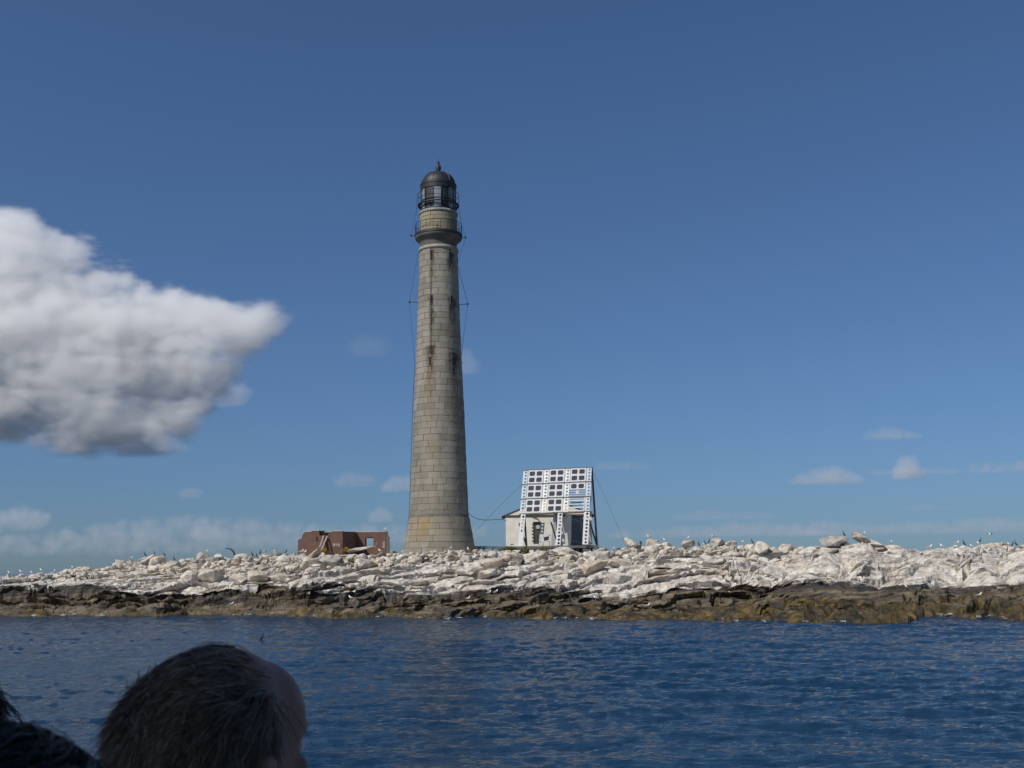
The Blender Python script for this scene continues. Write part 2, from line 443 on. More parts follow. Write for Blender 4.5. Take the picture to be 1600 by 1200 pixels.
# caves and clefts in the dark band
hole = smooth(0.33, 0.5, fbm(Xg * 0.3, Yg * 0.35, 3, 83)) * smooth(2, 6, Yg - ysg) * (1 - smooth(-1, 4, Yg - ybg))
Z1 -= 0.8 * hole
fade = smooth(0, 1, (yrg + 8 - Yg) / 6)
Zg = Z0 + (Z1 - Z0) * np.maximum(fade, 0.35) * np.where(Yg < ysg - 3, 0.3, 1)
# keep the skyline where it is seen: cap how far rock may stand above the sight line to the ridge
cap = CAMZ + (zr[:, None] + 0.18 - CAMZ) * Yg / yrg + 0.20 * fbm(Xg * 0.5, Yg * 0.1, 3, 91)
Zg = np.where(Yg > ymg - 4, np.minimum(Zg, cap), Zg)
# algae zones follow height above the tide and the local swell
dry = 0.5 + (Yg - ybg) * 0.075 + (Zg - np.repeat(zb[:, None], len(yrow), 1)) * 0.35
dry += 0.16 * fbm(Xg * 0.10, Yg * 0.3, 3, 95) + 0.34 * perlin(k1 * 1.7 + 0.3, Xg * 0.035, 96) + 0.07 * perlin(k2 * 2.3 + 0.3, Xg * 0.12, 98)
weed = 1.0 - smooth(0.0, 1.15, Zg + 0.45 * fbm(Xg * 0.12, Yg * 0.3, 3, 97) + 0.15 - 0.5 * smooth(850, 1350, ug))
Ymesh = Yg + dYs * np.maximum(fade, 0.0)

def grid_mesh(name, X, Y, Z, mat, attrs=None, smooth_shade=True):
    nx, ny = X.shape
    me = bpy.data.meshes.new(name)
    co = np.stack([X, Y, Z], -1).reshape(-1, 3).astype(np.float32)
    idx = np.arange(nx * ny, dtype=np.int32).reshape(nx, ny)
    q = np.stack([idx[:-1, :-1], idx[1:, :-1], idx[1:, 1:], idx[:-1, 1:]], -1).reshape(-1, 4)
    me.vertices.add(len(co)); me.vertices.foreach_set('co', co.ravel())
    me.loops.add(q.size); me.loops.foreach_set('vertex_index', q.ravel())
    me.polygons.add(len(q)); me.polygons.foreach_set('loop_start', np.arange(0, q.size, 4, dtype=np.int32))
    me.polygons.foreach_set('use_smooth', np.full(len(q), smooth_shade))
    me.update(calc_edges=True)
    for k, a in (attrs or {}).items():
        at_ = me.attributes.new(k, 'FLOAT', 'POINT'); at_.data.foreach_set('value', a.ravel().astype(np.float32))
    me.materials.append(mat)
    o = bpy.data.objects.new(name, me); COL.objects.link(o)
    return o
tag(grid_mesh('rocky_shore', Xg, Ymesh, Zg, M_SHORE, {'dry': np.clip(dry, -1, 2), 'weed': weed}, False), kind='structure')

def ground(x, y):
    s = x / y
    i = np.clip(np.searchsorted(svals, s) - 1, 0, len(svals) - 2)
    j = np.clip(np.searchsorted(yrow, y) - 1, 0, len(yrow) - 2)
    a = (s - svals[i]) / (svals[i + 1] - svals[i]); b = (y - yrow[j]) / (yrow[j + 1] - yrow[j])
    a = min(max(a, 0), 1); b = min(max(b, 0), 1)
    return float((Zg[i, j] * (1 - a) + Zg[i + 1, j] * a) * (1 - b) + (Zg[i, j + 1] * (1 - a) + Zg[i + 1, j + 1] * a) * b)

# ------------------------------------------------------------------ sea
def build_sea():
    su = np.linspace(-0.78, 0.78, 760)
    yy = [11.0]
    while yy[-1] < 112: yy.append(yy[-1] + 0.055 + yy[-1] * 0.0028)
    yy = np.array(yy)
    Y = np.repeat(yy[None, :], len(su), 0); X = su[:, None] * Y
    r = np.random.default_rng(12)
    Z = np.zeros_like(X); W = fbm(X * 0.05, Y * 0.05, 2, 101)
    for k in range(70):
        lam = 0.36 * (7.0 / 0.36) ** (r.random() ** 1.9)
        ang = R_(78) + r.normal() * 0.55
        a = 0.0135 * lam ** 0.7
        kx, ky = math.cos(ang) * 2 * math.pi / lam, math.sin(ang) * 2 * math.pi / lam
        ph = kx * X + ky * Y + r.random() * 6.28 + 1.5 * perlin(X / (lam * 4) + k, Y / (lam * 4), 110 + k % 20)
        sn = np.sin(ph)
        Z += a * (0.75 * sn + 0.5 * (1 - np.abs(np.cos(ph / 2)) * 2)) * (0.8 + 0.5 * W)
    ex = smooth(0, 0.06, 0.78 - np.abs(su))[:, None] * smooth(11, 13, yy)[None, :] * (1 - smooth(108, 112, yy))[None, :]
    Z *= ex * 0.42
    o = grid_mesh('sea', X, Y, Z, M_WATER, None, True)
    # outer sheet to the horizon, joined to the border of the wave grid
    nx, ny = X.shape
    border = [(i, 0) for i in range(nx)] + [(nx - 1, j) for j in range(1, ny)] + [(i, ny - 1) for i in range(nx - 2, -1, -1)] + [(0, j) for j in range(ny - 2, 0, -1)]
    me = o.data
    bm = bmesh.new(); bm.from_mesh(me); bm.verts.ensure_lookup_table()
    prev = [bm.verts[i * ny + j] for i, j in border]
    dirs = [Vector((v.co.x, v.co.y - 60, 0)).normalized() for v in prev]
    for rad in (160, 700, 5000, 45000):
        cur = [bm.verts.new((d.x * rad, 60 + d.y * rad, 0)) for d in dirs]
        m = len(cur)
        for k in range(m):
            f = bm.faces.new((prev[k], cur[k], cur[(k + 1) % m], prev[(k + 1) % m])); f.smooth = True
        prev = cur
    bmesh.ops.recalc_face_normals(bm, faces=bm.faces)
    if sum(f.normal.z for f in list(bm.faces)[:50]) < 0:
        bmesh.ops.reverse_faces(bm, faces=bm.faces)
    bm.to_mesh(me); bm.free()
    tag(o, kind='structure')
build_sea()

# ------------------------------------------------------------------ lighthouse
TY, TU = 117.0, 686.0
TX = float(at(686.5, 856, TY)[0])
def tz(v): return float(at(TU, v, TY)[2])
def tdepth(v):
    d = ray(TU, v); p = d * (TY / d[1]); fwd = -CR[:, 2]; return float(p @ fwd)
def tr(v, half): return half * tdepth(v) / F
TB = ground(TX, TY)
ZB0 = tz(866)
light = empty('lighthouse', (TX, TY, ZB0), 'tall tapering grey granite lighthouse with black domed lantern on the white rocks', 'lighthouse')

def mat_granite_tower():
    m, n, l, b = newmat('tower_granite')
    p = position(n)
    sx = n.new('ShaderNodeSeparateXYZ'); l.new(p, sx.inputs[0])
    x = math_(n, l, 'SUBTRACT', sx.outputs[0], TX); z = sx.outputs[2]
    oi = n.new('ShaderNodeObjectInfo').outputs['Random']
    att = n.new('ShaderNodeAttribute'); att.attribute_name = 'tone'
    rnd = math_(n, l, 'FRACT', math_(n, l, 'ADD', oi, att.outputs['Fac']))
    base = ramp(n, l, rnd, [(0.0, (0.222, 0.207, 0.176)), (0.5, (0.262, 0.246, 0.212)), (1.0, (0.31, 0.293, 0.255))])
    wash = noise(n, l, mapping(n, l, p, (1, 1, 0.25)), 0.7, 6, 0.65)
    base = mix(n, l, 1.0, base, ramp(n, l, wash, [(0.3, (0.62, 0.60, 0.57)), (0.6, (1.05, 1.03, 1.0))]), 'MULTIPLY')
    grain = noise(n, l, p, 14, 5, 0.75)
    base = mix(n, l, 1.0, base, ramp(n, l, grain, [(0.3, (0.72, 0.72, 0.72)), (0.6, (1.05, 1.05, 1.05))]), 'MULTIPLY')
    # greenish yellow lichen on the watch room and the foot
    ly = math_(n, l, 'ADD', ramp(n, l, math_(n, l, 'MULTIPLY', z, 0.02), [(tz(378) * 0.02, 0.0), (tz(376) * 0.02, 1.0)]),
               ramp(n, l, math_(n, l, 'MULTIPLY', z, 0.02), [(tz(812) * 0.02, 0.4), (tz(806) * 0.02, 0.12)]), clamp=True)
    lf = math_(n, l, 'MULTIPLY', ly, ramp(n, l, noise(n, l, p, 0.6, 5, 0.6), [(0.3, 0.3), (0.6, 0.8)]))
    base = mix(n, l, lf, base, (0.27, 0.235, 0.135))
    # rust and soot runs below the window slits; last entry paints gallery shade
    def streak(u0, vtop, vbot, halfw, colr, amt):
        xc = float(at(u0, (vtop + vbot) / 2, TY - 3)[0]) - TX
        wob = math_(n, l, 'MULTIPLY', math_(n, l, 'SUBTRACT', noise(n, l, mapping(n, l, p, (0, 0, 1)), 0.8, 4, 0.6), 0.5), 0.6)
        dx = math_(n, l, 'ABSOLUTE', math_(n, l, 'SUBTRACT', math_(n, l, 'ADD', x, wob), xc))
        nx = math_(n, l, 'SUBTRACT', 1.0, math_(n, l, 'DIVIDE', dx, halfw), clamp=True)
        zt, zb_ = tz(vtop), tz(vbot)
        zz = math_(n, l, 'DIVIDE', math_(n, l, 'SUBTRACT', z, zb_), zt - zb_)
        up = ramp(n, l, zz, [(0.0, 0.0), (0.5, 0.7), (0.97, 1.0), (1.0, 0.0)])
        nn = ramp(n, l, noise(n, l, mapping(n, l, p, (3, 3, 0.7)), 1.5, 5, 0.7), [(0.35, 0.0), (0.6, 1.0)])
        front = math_(n, l, 'LESS_THAN', sx.outputs[1], TY)
        f = math_(n, l, 'MULTIPLY', math_(n, l, 'MULTIPLY', math_(n, l, 'MULTIPLY', nx, up), nn), math_(n, l, 'MULTIPLY', front, amt), clamp=True)
        return mix(n, l, f, base, colr)
    for a in ((674, 398, 470, 0.4, (0.06, 0.045, 0.03), 1.3), (674, 470, 560, 0.45, (0.045, 0.033, 0.024), 1.7), (672, 545, 625, 0.8, (0.045, 0.033, 0.024), 1.9),
              (672, 560, 740, 0.6, (0.22, 0.13, 0.05), 0.9), (703, 400, 440, 0.5, (0.04, 0.03, 0.022), 2.0), (705, 470, 520, 0.5, (0.04, 0.03, 0.022), 2.2),
              (708, 555, 612, 0.7, (0.035, 0.027, 0.022), 2.0), (709, 590, 680, 0.6, (0.15, 0.10, 0.06), 0.9), (664, 806, 850, 1.0, (0.30, 0.18, 0.05), 1.1),
              (655, 808, 858, 1.2, (0.26, 0.17, 0.07), 1.0), (677, 690, 810, 0.8, (0.25, 0.18, 0.08), 0.7), (684, 378, 396, 1.2, (0.06, 0.05, 0.04), 1.0)):
        base = streak(*a)
    l.new(base, b.inputs['Base Color']); b.inputs['Roughness'].default_value = 0.88
    bump(n, l, b, math_(n, l, 'ADD', grain, noise(n, l, p, 4, 4, 0.6)), 0.6, 0.03)
    return m
M_TOWER = mat_granite_tower()
M_MORTAR = simple('dark_mortar', (0.17, 0.155, 0.13), 0.95, 0.4, 2.0)
M_IRON = simple('black_iron', (0.012, 0.014, 0.022), 0.55, 0.5, 4.0, 0.0, col2=(0.022, 0.022, 0.026))
M_DOME = simple('weathered_dome_metal', (0.010, 0.012, 0.017), 0.55, 0.5, 1.3, 0.0, 0.3, col2=(0.024, 0.024, 0.027))
M_SHADEST = simple('shaded_granite', (0.13, 0.12, 0.10), 0.9, 0.4, 1.2)  # corbel granite with the gallery's shadow painted into its colour
M_RING = simple('pale_granite_moulding', (0.32, 0.30, 0.25), 0.85, 0.35, 1.5)
M_WIRE = simple('rusty_wire', (0.07, 0.055, 0.05), 0.7, 0.3, 3.0, bmp=0)
M_VOID = simple('dark_glass_and_shade', (0.012, 0.013, 0.016), 0.25, 0.3, 3.0, bmp=0)
def mat_glass():
    m = bpy.data.materials.new('lantern_glass'); m.use_nodes = True
    n, l = m.node_tree.nodes, m.node_tree.links
    n.remove(n['Principled BSDF'])
    tr_ = n.new('ShaderNodeBsdfTransparent'); tr_.inputs[0].default_value = (0.95, 0.96, 0.96, 1)
    gl = n.new('ShaderNodeBsdfGlossy'); gl.inputs['Roughness'].default_value = 0.05
    fr = n.new('ShaderNodeFresnel'); fr.inputs[0].default_value = 1.45
    df = n.new('ShaderNodeBsdfDiffuse'); df.inputs[0].default_value = (0.55, 0.6, 0.66, 1)   # pale haze painted in to brighten the panes like reflected sky
    m0 = n.new('ShaderNodeMixShader'); m0.inputs[0].default_value = 0.42; l.new(tr_.outputs[0], m0.inputs[1]); l.new(df.outputs[0], m0.inputs[2])
    ms = n.new('ShaderNodeMixShader'); l.new(fr.outputs[0], ms.inputs[0]); l.new(m0.outputs[0], ms.inputs[1]); l.new(gl.outputs[0], ms.inputs[2])
    l.new(ms.outputs[0], n['Material Output'].inputs[0])
    return m
M_GLASS = mat_glass()

# radius against height, read from the silhouette
prof_pts = [(866, 57.5), (809, 47.2), (808.5, 46.0), (740, 43.3), (640, 39.4), (560, 35.6), (480, 32.4), (400, 29.9), (392, 29.8)]
pz = [(tz(v), tr(v, h)) for v, h in prof_pts][::-1]
def tower_r(z): return float(np.interp(z, [a for a, _ in sorted(pz)], [b for _, b in sorted(pz)]))

GAP = 0.018
def block_geo(r0, r1, h, da, depth=0.3, cham=0.02, proud=0.0):
    """curved ashlar, local origin on the tower axis at the course's foot, facing -Y"""
    nseg = max(2, int(round(da / 0.11)))
    g = 0.008 / r0
    vs = []
    ring = []
    for (zz, r, gi) in ((GAP/2, r0 - cham, 0), (GAP/2 + cham, r0, 1), (h - GAP/2 - cham, r1, 1), (h - GAP/2, r1 - cham, 0)):
        row = []
        aa = da / 2 - g - (cham / r0 if gi else 0)
        for k in range(nseg + 1):
            t = -aa + 2 * aa * k / nseg
            rr = r + proud
            row.append(len(vs)); vs.append((rr * math.sin(t), -rr * math.cos(t), zz))
        ring.append(row)
    rin = min(r0, r1) - depth
    aa = da / 2 - g
    back = []
    for zz in (GAP/2, h - GAP/2):
        row = []
        for k in range(nseg + 1):
            t = -aa + 2 * aa * k / nseg
            row.append(len(vs)); vs.append((rin * math.sin(t), -rin * math.cos(t), zz))
        back.append(row)
    fs = []
    for i in range(3):
        for k in range(nseg):
            fs.append((ring[i][k], ring[i][k+1], ring[i+1][k+1], ring[i+1][k]))
    for k in range(nseg):
        fs.append((back[0][k+1], back[0][k], back[1][k], back[1][k+1]))
        fs.append((ring[0][k+1], ring[0][k], back[0][k], back[0][k+1]))
        fs.append((ring[3][k], ring[3][k+1], back[1][k+1], back[1][k]))
    for e, rev in ((0, False), (nseg, True)):
        f = (back[0][e], ring[0][e], ring[1][e], ring[2][e], ring[3][e], back[1][e])
        fs.append(f[::-1] if rev else f)
    return vs, fs

win_spec = []     # (angle, z centre, half height)
def wang(u, v):
    xx = float(at(u, v, TY - 2.5)[0]) - TX
    return math.asin(max(-0.95, min(0.95, xx / tower_r(tz(v)))))
for u, v in ((674, 406), (703, 407), (674, 475), (705, 474), (672, 571), (708, 570)):
    win_spec.append((wang(u, v), tz(v), 0.46))
win_spec.append((wang(688, 620) + math.pi, tz(620), 0.42)); 

courses = []
def add_courses(v0, v1, n):
    z0, z1 = tz(v0), tz(v1)
    for i in range(n):
        a, b_ = z0 + (z1 - z0) * i / n, z0 + (z1 - z0) * (i + 1) / n
        courses.append((a, b_, tower_r(a + 1e-3), tower_r(b_ - 1e-3)))
add_courses(866, 809.2, 6)
add_courses(808.6, 394, 44)
# watch room between the gallery and the lantern
wz0, wz1, wr = tz(364), tz(337.5), tr(350, 29.3)
for i in range(4):
    courses.append((wz0 + (wz1 - wz0) * i / 4, wz0 + (wz1 - wz0) * (i + 1) / 4, wr, wr))

cands = []
rb = random.Random(5)
for ci, (a, b_, r0, r1) in enumerate(courses):
    nb = max(8, int(round(2 * math.pi * r0 / (1.75 if ci > 5 else 2.1))))
    off = rb.random() * 0.3 + (0.5 if ci % 2 else 0)
    edges = [(k + off + rb.uniform(-0.24, 0.24)) * 2 * math.pi / nb for k in range(nb)]
    for k in range(nb):
        e0 = edges[k]; e1 = edges[(k + 1) % nb] + (2 * math.pi if k == nb - 1 else 0)
        pieces = [(e0, e1)]
        for wa, wz, wh in win_spec:
            if a < wz + wh - 0.06 and b_ > wz - wh + 0.06:
                hw = 0.17 / r0
                new = []
                for p0, p1 in pieces:
                    for sh_ in (0, 2 * math.pi, -2 * math.pi):
                        w0, w1 = wa + sh_ - hw, wa + sh_ + hw
                        if p1 > w0 and p0 < w1:
                            if w0 - p0 > 0.06: new.append((p0, w0))
                            if p1 - w1 > 0.06: new.append((w1, p1))
                            break
                    else: new.append((p0, p1))
                pieces = new
        for p0, p1 in pieces:
            mid = (p0 + p1) / 2; da = p1 - p0
            vis = math.cos(mid) * da * r0
            cands.append((vis, ci, mid, da))
cands.sort(key=lambda t: -t[0])
named = [c for c in cands if True][:300]
named_set = set(id(c) for c in named)
cache = {}
rest = MB(); rest_tone = []
for c in cands:
    vis, ci, mid, da = c
    a, b_, r0, r1 = courses[ci]
    proud = rb.uniform(-0.018, 0.018)
    if id(c) in named_set:
        key = (ci, round(da, 2))
        if key not in cache:
            vs, fs = block_geo(r0, r1, b_ - a, key[1] if abs(key[1]-da) < 0.004 else da)
            me = mesh_from('granite_block', vs, fs); me.materials.append(M_TOWER); cache[key] = me
        o = bpy.data.objects.new('granite_block', cache[key]); COL.objects.link(o)
        o.parent = light
        o.location = (proud * math.sin(mid), -proud * math.cos(mid), a - ZB0); o.rotation_euler = (0, 0, mid)
    else:
        vs, fs = block_geo(r0, r1, b_ - a, da, proud=proud)
        cs, sn_ = math.cos(mid), math.sin(mid)
        rest.add([(TX + x * cs - y * sn_, TY + x * sn_ + y * cs, z + a) for x, y, z in vs], fs)
        rest_tone += [rb.random()] * len(vs)
ro = rest.build('stone_courses', M_TOWER, light)
tag(ro, kind='stuff')
ta = ro.data.attributes.new('tone', 'FLOAT', 'POINT'); ta.data.foreach_set('value', rest_tone)
# mortar core showing in the joints
core = MB()
zs = sorted(set([courses[0][0]] + [c[1] for c in courses[:50]]))
core.lathe((TX, TY, 0), [(tower_r(z + (0.01 if i == 0 else -0.01)) - 0.038, z) for i, z in enumerate(zs)], 64)
core.lathe((TX, TY, 0), [(wr - 0.085, wz0 - 0.1), (wr - 0.085, wz1 + 0.05)], 64)
core.build('mortar_core', M_MORTAR, light, smooth_shade=True)
# windows: dark pane set deep between the stones, sill proud of the wall
for wa, wz, wh in win_spec:
    r = tower_r(wz); cs, sn_ = math.sin(wa), -math.cos(wa)
    out = Vector((cs, sn_, 0)); tan = Vector((-sn_, cs, 0))
    c0 = Vector((TX, TY, wz)) + out * (r - 0.03)
    f = MB()
    for s_ in (-1, 1): f.beam(c0 + tan * s_ * 0.15 + Vector((0, 0, -wh)), c0 + tan * s_ * 0.15 + Vector((0, 0, wh)), 0.04, 0.06, out)
    f.beam(c0 - tan * 0.2 + Vector((0, 0, -wh - 0.04)) + out * 0.04, c0 + tan * 0.2 + Vector((0, 0, -wh - 0.04)) + out * 0.04, 0.12, 0.07)
    f.beam(c0 - tan * 0.2 + Vector((0, 0, wh + 0.05)) + out * 0.03, c0 + tan * 0.2 + Vector((0, 0, wh + 0.05)) + out * 0.03, 0.1, 0.08)
    w = f.build('window', M_TOWER, light, origin=c0)
    MB().beam(c0 + Vector((0, 0, -wh)) + out * 0.015, c0 + Vector((0, 0, wh)) + out * 0.015, 0.25, 0.02, out).build('pane', M_VOID, w)
# foot ledge, string course, corbelled gallery
C0 = (TX, TY, 0)
MB().lathe(C0, [(tr(392, 28), tz(396)), (tr(392, 31.2), tz(394.3)), (tr(392, 31.6), tz(392.5)), (tr(392, 30.4), tz(389.5)), (tr(389, 28.6), tz(388.8)), (tr(389, 27), tz(388.8))], 64).build('string_course', M_RING, light, smooth_shade=True)
nk = [(27.5, 390), (28.6, 389), (28.4, 387), (28.6, 384), (29.4, 381), (31.5, 378.2), (34.6, 376), (36.2, 374.6), (36.6, 373), (36.6, 371.4), (34, 371.2)]
MB().lathe(C0, [(tr(v, h), tz(v)) for h, v in nk], 64).build('corbel', M_SHADEST, light, smooth_shade=True)
MB().lathe(C0, [(tr(370, 20), tz(371.3)), (tr(370, 37.4), tz(371.3)), (tr(370, 37.4), tz(367.6)), (tr(370, 20), tz(367.2))], 64).build('gallery_deck', M_IRON, light)
MB().lathe(C0, [(wr - 0.1, tz(367.4)), (wr + 0.10, tz(367.4)), (wr + 0.10, wz0), (wr - 0.1, wz0)], 64).build('plinth', M_TOWER, light)
MB().lathe(C0, [(wr - 0.1, wz1), (wr + 0.07, wz1 + 0.01), (wr + 0.1, tz(335.5)), (wr + 0.02, tz(333.4)), (wr - 0.4, tz(332.6)), (0.05, tz(332.4))], 64).build('watch_room_cornice', M_RING, light, smooth_shade=True)
# gallery railing
def railing(r, z0, z1, nposts, rails, rad, parent, name):
    ro = MB()
    pts = lambda z: [(TX + r * math.sin(2 * math.pi * k / 48), TY - r * math.cos(2 * math.pi * k / 48), z) for k in range(48)]
    ro.tube(pts(z1), rad * 1.1, 6, True)
    e = ro.build(name, M_IRON, parent)
    for q in range(rails):
        MB().tube(pts(z0 + (z1 - z0) * (q + 1) / (rails + 1)), rad * 0.7, 6, True).build('rail', M_IRON, e)
    pm = MB().tube([(0, 0, 0), (0, 0, z1 - z0)], rad, 6)
    me = mesh_from('rail_post', pm.v, pm.f); me.materials.append(M_IRON)
    for k in range(nposts):
        t = 2 * math.pi * (k + 0.5) / nposts
        p = bpy.data.objects.new('rail_post', me); COL.objects.link(p); p.parent = e
        p.location = Vector((TX + r * math.sin(t), TY - r * math.cos(t), z0)) - worldloc(e)
railing(tr(362, 36.6), tz(367.5), tz(352.5), 20, 2, 0.026, light, 'gallery_railing')
# lantern: blind iron panels, glazed bays, astragals
lz0, lz1, lr = tz(333), tz(290.5), tr(312, 27.0)
NB = 10
lt = MB().lathe(C0, [(lr - 0.05, lz0 - 0.02), (lr + 0.10, lz0 - 0.02), (lr + 0.10, lz0 + 0.16), (lr - 0.05, lz0 + 0.16)], NB * 4).build('lantern_sill', M_IRON, light)
MB().lathe(C0, [(lr - 0.05, tz(299)), (lr + 0.06, tz(299)), (lr + 0.09, lz1 + 0.1), (lr - 0.05, lz1 + 0.1)], 40).build('lantern_head', M_IRON, light)
panels = [(-46, -13), (13, 40)]
angs = [-88, -66, -46, -13, 13, 40, 62, 88, 128, 162, 198, 232, 262]
pm = MB().beam((0, -lr, lz0), (0, -lr, tz(298)), 0.07, 0.09, (0, 1, 0))
for a_ in angs:
    t = R_(a_); ca, sa = math.cos(t), math.sin(t)
    m_ = MB().beam((TX + lr * sa, TY - lr * ca, lz0), (TX + lr * sa, TY - lr * ca, tz(298.5)), 0.075, 0.1, (sa, -ca, 0))
    m_.build('glazing_bar', M_IRON, light)
for i, a_ in enumerate(angs):
    b2 = angs[(i + 1) % len(angs)] + (360 if i == len(angs) - 1 else 0)
    blind = (a_, b2) in panels
    r = lr - 0.02
    g = MB()
    for q in range(3):
        t0, t1 = R_(a_ + (b2 - a_) * q / 3), R_(a_ + (b2 - a_) * (q + 1) / 3)
        P = lambda t, rr, z: (TX + rr * math.sin(t), TY - rr * math.cos(t), z)
        th = 0.05 if blind else 0.012
        vs = [P(t0, r, lz0 + .1), P(t1, r, lz0 + .1), P(t1, r, tz(298.6)), P(t0, r, tz(298.6)), P(t0, r - th, lz0 + .1), P(t1, r - th, lz0 + .1), P(t1, r - th, tz(298.6)), P(t0, r - th, tz(298.6))]
        g.add(vs, [(0, 1, 2, 3), (5, 4, 7, 6), (3, 2, 6, 7), (1, 0, 4, 5)] + ([(0, 3, 7, 4)] if q == 0 else []) + ([(2, 1, 5, 6)] if q == 2 else []))
    g.build('blind_panel' if blind else 'lantern_pane', M_IRON if blind else M_GLASS, light)
# transom and beacon
MB().tube([(TX + (lr + .02) * math.sin(2 * math.pi * k / 40), TY - (lr + .02) * math.cos(2 * math.pi * k / 40), tz(316.5)) for k in range(40)], 0.045, 6, True).build('transom', M_IRON, light)
MB().lathe(C0, [(0.02, lz0), (0.2, lz0), (0.16, lz0 + 0.2), (0.07, lz0 + 0.3), (0.07, lz0 + 1.0), (0.2, lz0 + 1.1), (0.2, lz0 + 1.45), (0.1, lz0 + 1.6), (0.02, lz0 + 1.65)], 16).build('beacon', M_IRON, light, smooth_shade=True)
# upper walkway round the glass
ur, uz = tr(321, 32.4), tz(322.5)
MB().lathe(C0, [(ur - 0.28, uz), (ur, uz), (ur, uz + 0.09), (ur - 0.28, uz + 0.09), (ur - 0.28, uz)], 48).build('upper_walkway', M_IRON, light)
for k in range(8):
    t = 2 * math.pi * (k + 0.5) / 8; ca, sa = math.cos(t), math.sin(t)
    MB().beam((TX + (lr + .04) * sa, TY - (lr + .04) * ca, lz0 + 0.25), (TX + (ur - 0.1) * sa, TY - (ur - 0.1) * ca, uz + .01), 0.05, 0.08).build('bracket', M_IRON, light)
railing(ur - 0.03, uz + 0.1, uz + 1.3, 10, 1, 0.022, light, 'walkway_railing')
# dome with ribs, vent ball and lightning rod
dp = [(27.5, 293.5), (28.6, 292.5), (28.6, 290.6), (26.8, 290), (26.4, 287), (25.2, 283), (22.8, 279), (19.2, 275.2), (14.5, 272.3), (9, 270.4), (4.6, 269.6), (0.2, 269.4)]
dome = MB().lathe(C0, [(tr(v, h), tz(v)) for h, v in dp], 48).build('dome', M_DOME, light, smooth_shade=True)
for k in range(12):
    t = 2 * math.pi * (k + 0.5) / 12
    MB().tube([(TX + (tr(v, h) + .015) * math.sin(t), TY - (tr(v, h) + .015) * math.cos(t), tz(v)) for h, v in dp[3:-1]], 0.04, 6).build('rib', M_DOME, dome)
fp = [(3.3, 269.8), (3.2, 268), (4.0, 265), (4.4, 262), (3.6, 258.8), (1.9, 257.6), (1.6, 256.4), (2.3, 254.6), (1.9, 252.6), (0.9, 251.6), (0.3, 250.8), (0.25, 246.5), (0.01, 246)]
MB().lathe(C0, [(tr(v, h), tz(v)) for h, v in fp], 20).build('finial', M_IRON, light, smooth_shade=True)
# spreader rods and lightning cables down both sides
for s_, pts in ((-1, [(653, 300), (650.5, 330), (642, 368), (652.5, 398), (639.8, 472), (644, 518), (648.2, 565)]), (1, [(716, 322), (721, 350), (727.5, 371), (714.5, 412), (730.8, 475), (724, 528), (720.5, 560)])):
    P = [V(u, v, TY) for u, v in pts]
    MB().tube(P, 0.022, 5).build('lightning_cable', M_WIRE, light)
    for i, inner in ((2, 648 if s_ < 0 else 722), (4, 653 if s_ < 0 else 716)):
        e = P[i]; q = V(inner - s_ * 2, pts[i][1] + (1 if s_ > 0 else 0.5), TY)
        rd = MB().tube([q, e], 0.035, 6).build('spreader_rod', M_IRON, light)
        MB().tube([e + Vector((0, 0, -0.1)), e + Vector((0, 0, 0.1))], 0.09, 6).build('insulator', M_IRON, rd)
MB().tube([V(u, v, TY - 0.2) for u, v in ((648.5, 565), (646.5, 600), (644, 660), (641, 760), (639.2, 806), (632, 855))], 0.03, 5).build('down_conductor', M_WIRE, light)
MB().tube([V(675, v, TY) + Vector((0.0, -tower_r(tz(v)) - 0.02, 0)) for v in (398, 440, 480, 520, 560)], 0.03, 5).build('down_conductor', M_WIRE, light)
# ------------------------------------------------------------------ shed with the solar rack in front
M_WHITEWALL = simple('flaking_white_wall', (0.80, 0.77, 0.69), 0.85, 0.35, 1.1, bmp=0.3, col2=(0.66, 0.61, 0.52))
M_WHITE = simple('white_painted_metal', (0.50, 0.51, 0.52), 0.6, 0.12, 1.5, bmp=0)
M_ROOF = simple('dark_roof_edge', (0.09, 0.075, 0.065), 0.8, 0.4, 2)
M_DOOR = simple('brown_door', (0.085, 0.07, 0.055), 0.7, 0.4, 2)
M_SLATE = simple('blue_grey_panel', (0.15, 0.175, 0.19), 0.6, 0.3, 1.5)
M_CELL = simple('solar_cell', (0.03, 0.03, 0.05), 0.5, 0.3, 3, bmp=0)
M_CELL.node_tree.nodes['Principled BSDF'].inputs['Specular IOR Level'].default_value = 0.12
M_TIMBER = simple('grey_timber', (0.15, 0.14, 0.13), 0.85, 0.45, 2.2)
M_STEEL = simple('dark_steel_strut', (0.055, 0.055, 0.06), 0.6, 0.4, 2.5)
SY = 119.0
def S(u, v, y=None): return V(u, v, SY if y is None else y)
sx0, sx1 = S(790.5, 850).x, S(925.5, 850).x
sz0 = ground((sx0 + sx1) / 2, SY) - 0.6
sze = S(800, 805.5).z          # eaves
SD = 6.0
shed = empty('shed', ((sx0 + sx1) / 2, SY + SD / 2, sz0), 'low white shed with a shallow gabled roof behind the solar panel rack', 'shed')
def slab(name, x0, x1, y0, y1, z0, z1, mat, parent, cham=0.01):
    return MB().beam(((x0 + x1) / 2, y0, (z0 + z1) / 2), ((x0 + x1) / 2, y1, (z0 + z1) / 2), x1 - x0, z1 - z0, (0, 0, 1), cham).build(name, mat, parent)
dx0, dx1 = S(833.5, 840).x, S(845, 840).x; dz1 = S(838, 816.5).z; dz0 = S(838, 850).z
bx0, bx1 = S(892, 840).x, S(912, 840).x
T = 0.25
dz2 = S(900, 806).z
slab('wall', sx0, dx0, SY, SY + T, sz0, sze, M_WHITEWALL, shed)
slab('wall', dx0, dx1, SY, SY + T, dz1, sze, M_WHITEWALL, shed)
slab('wall', dx0, dx1, SY, SY + T, sz0, dz0, M_WHITEWALL, shed)
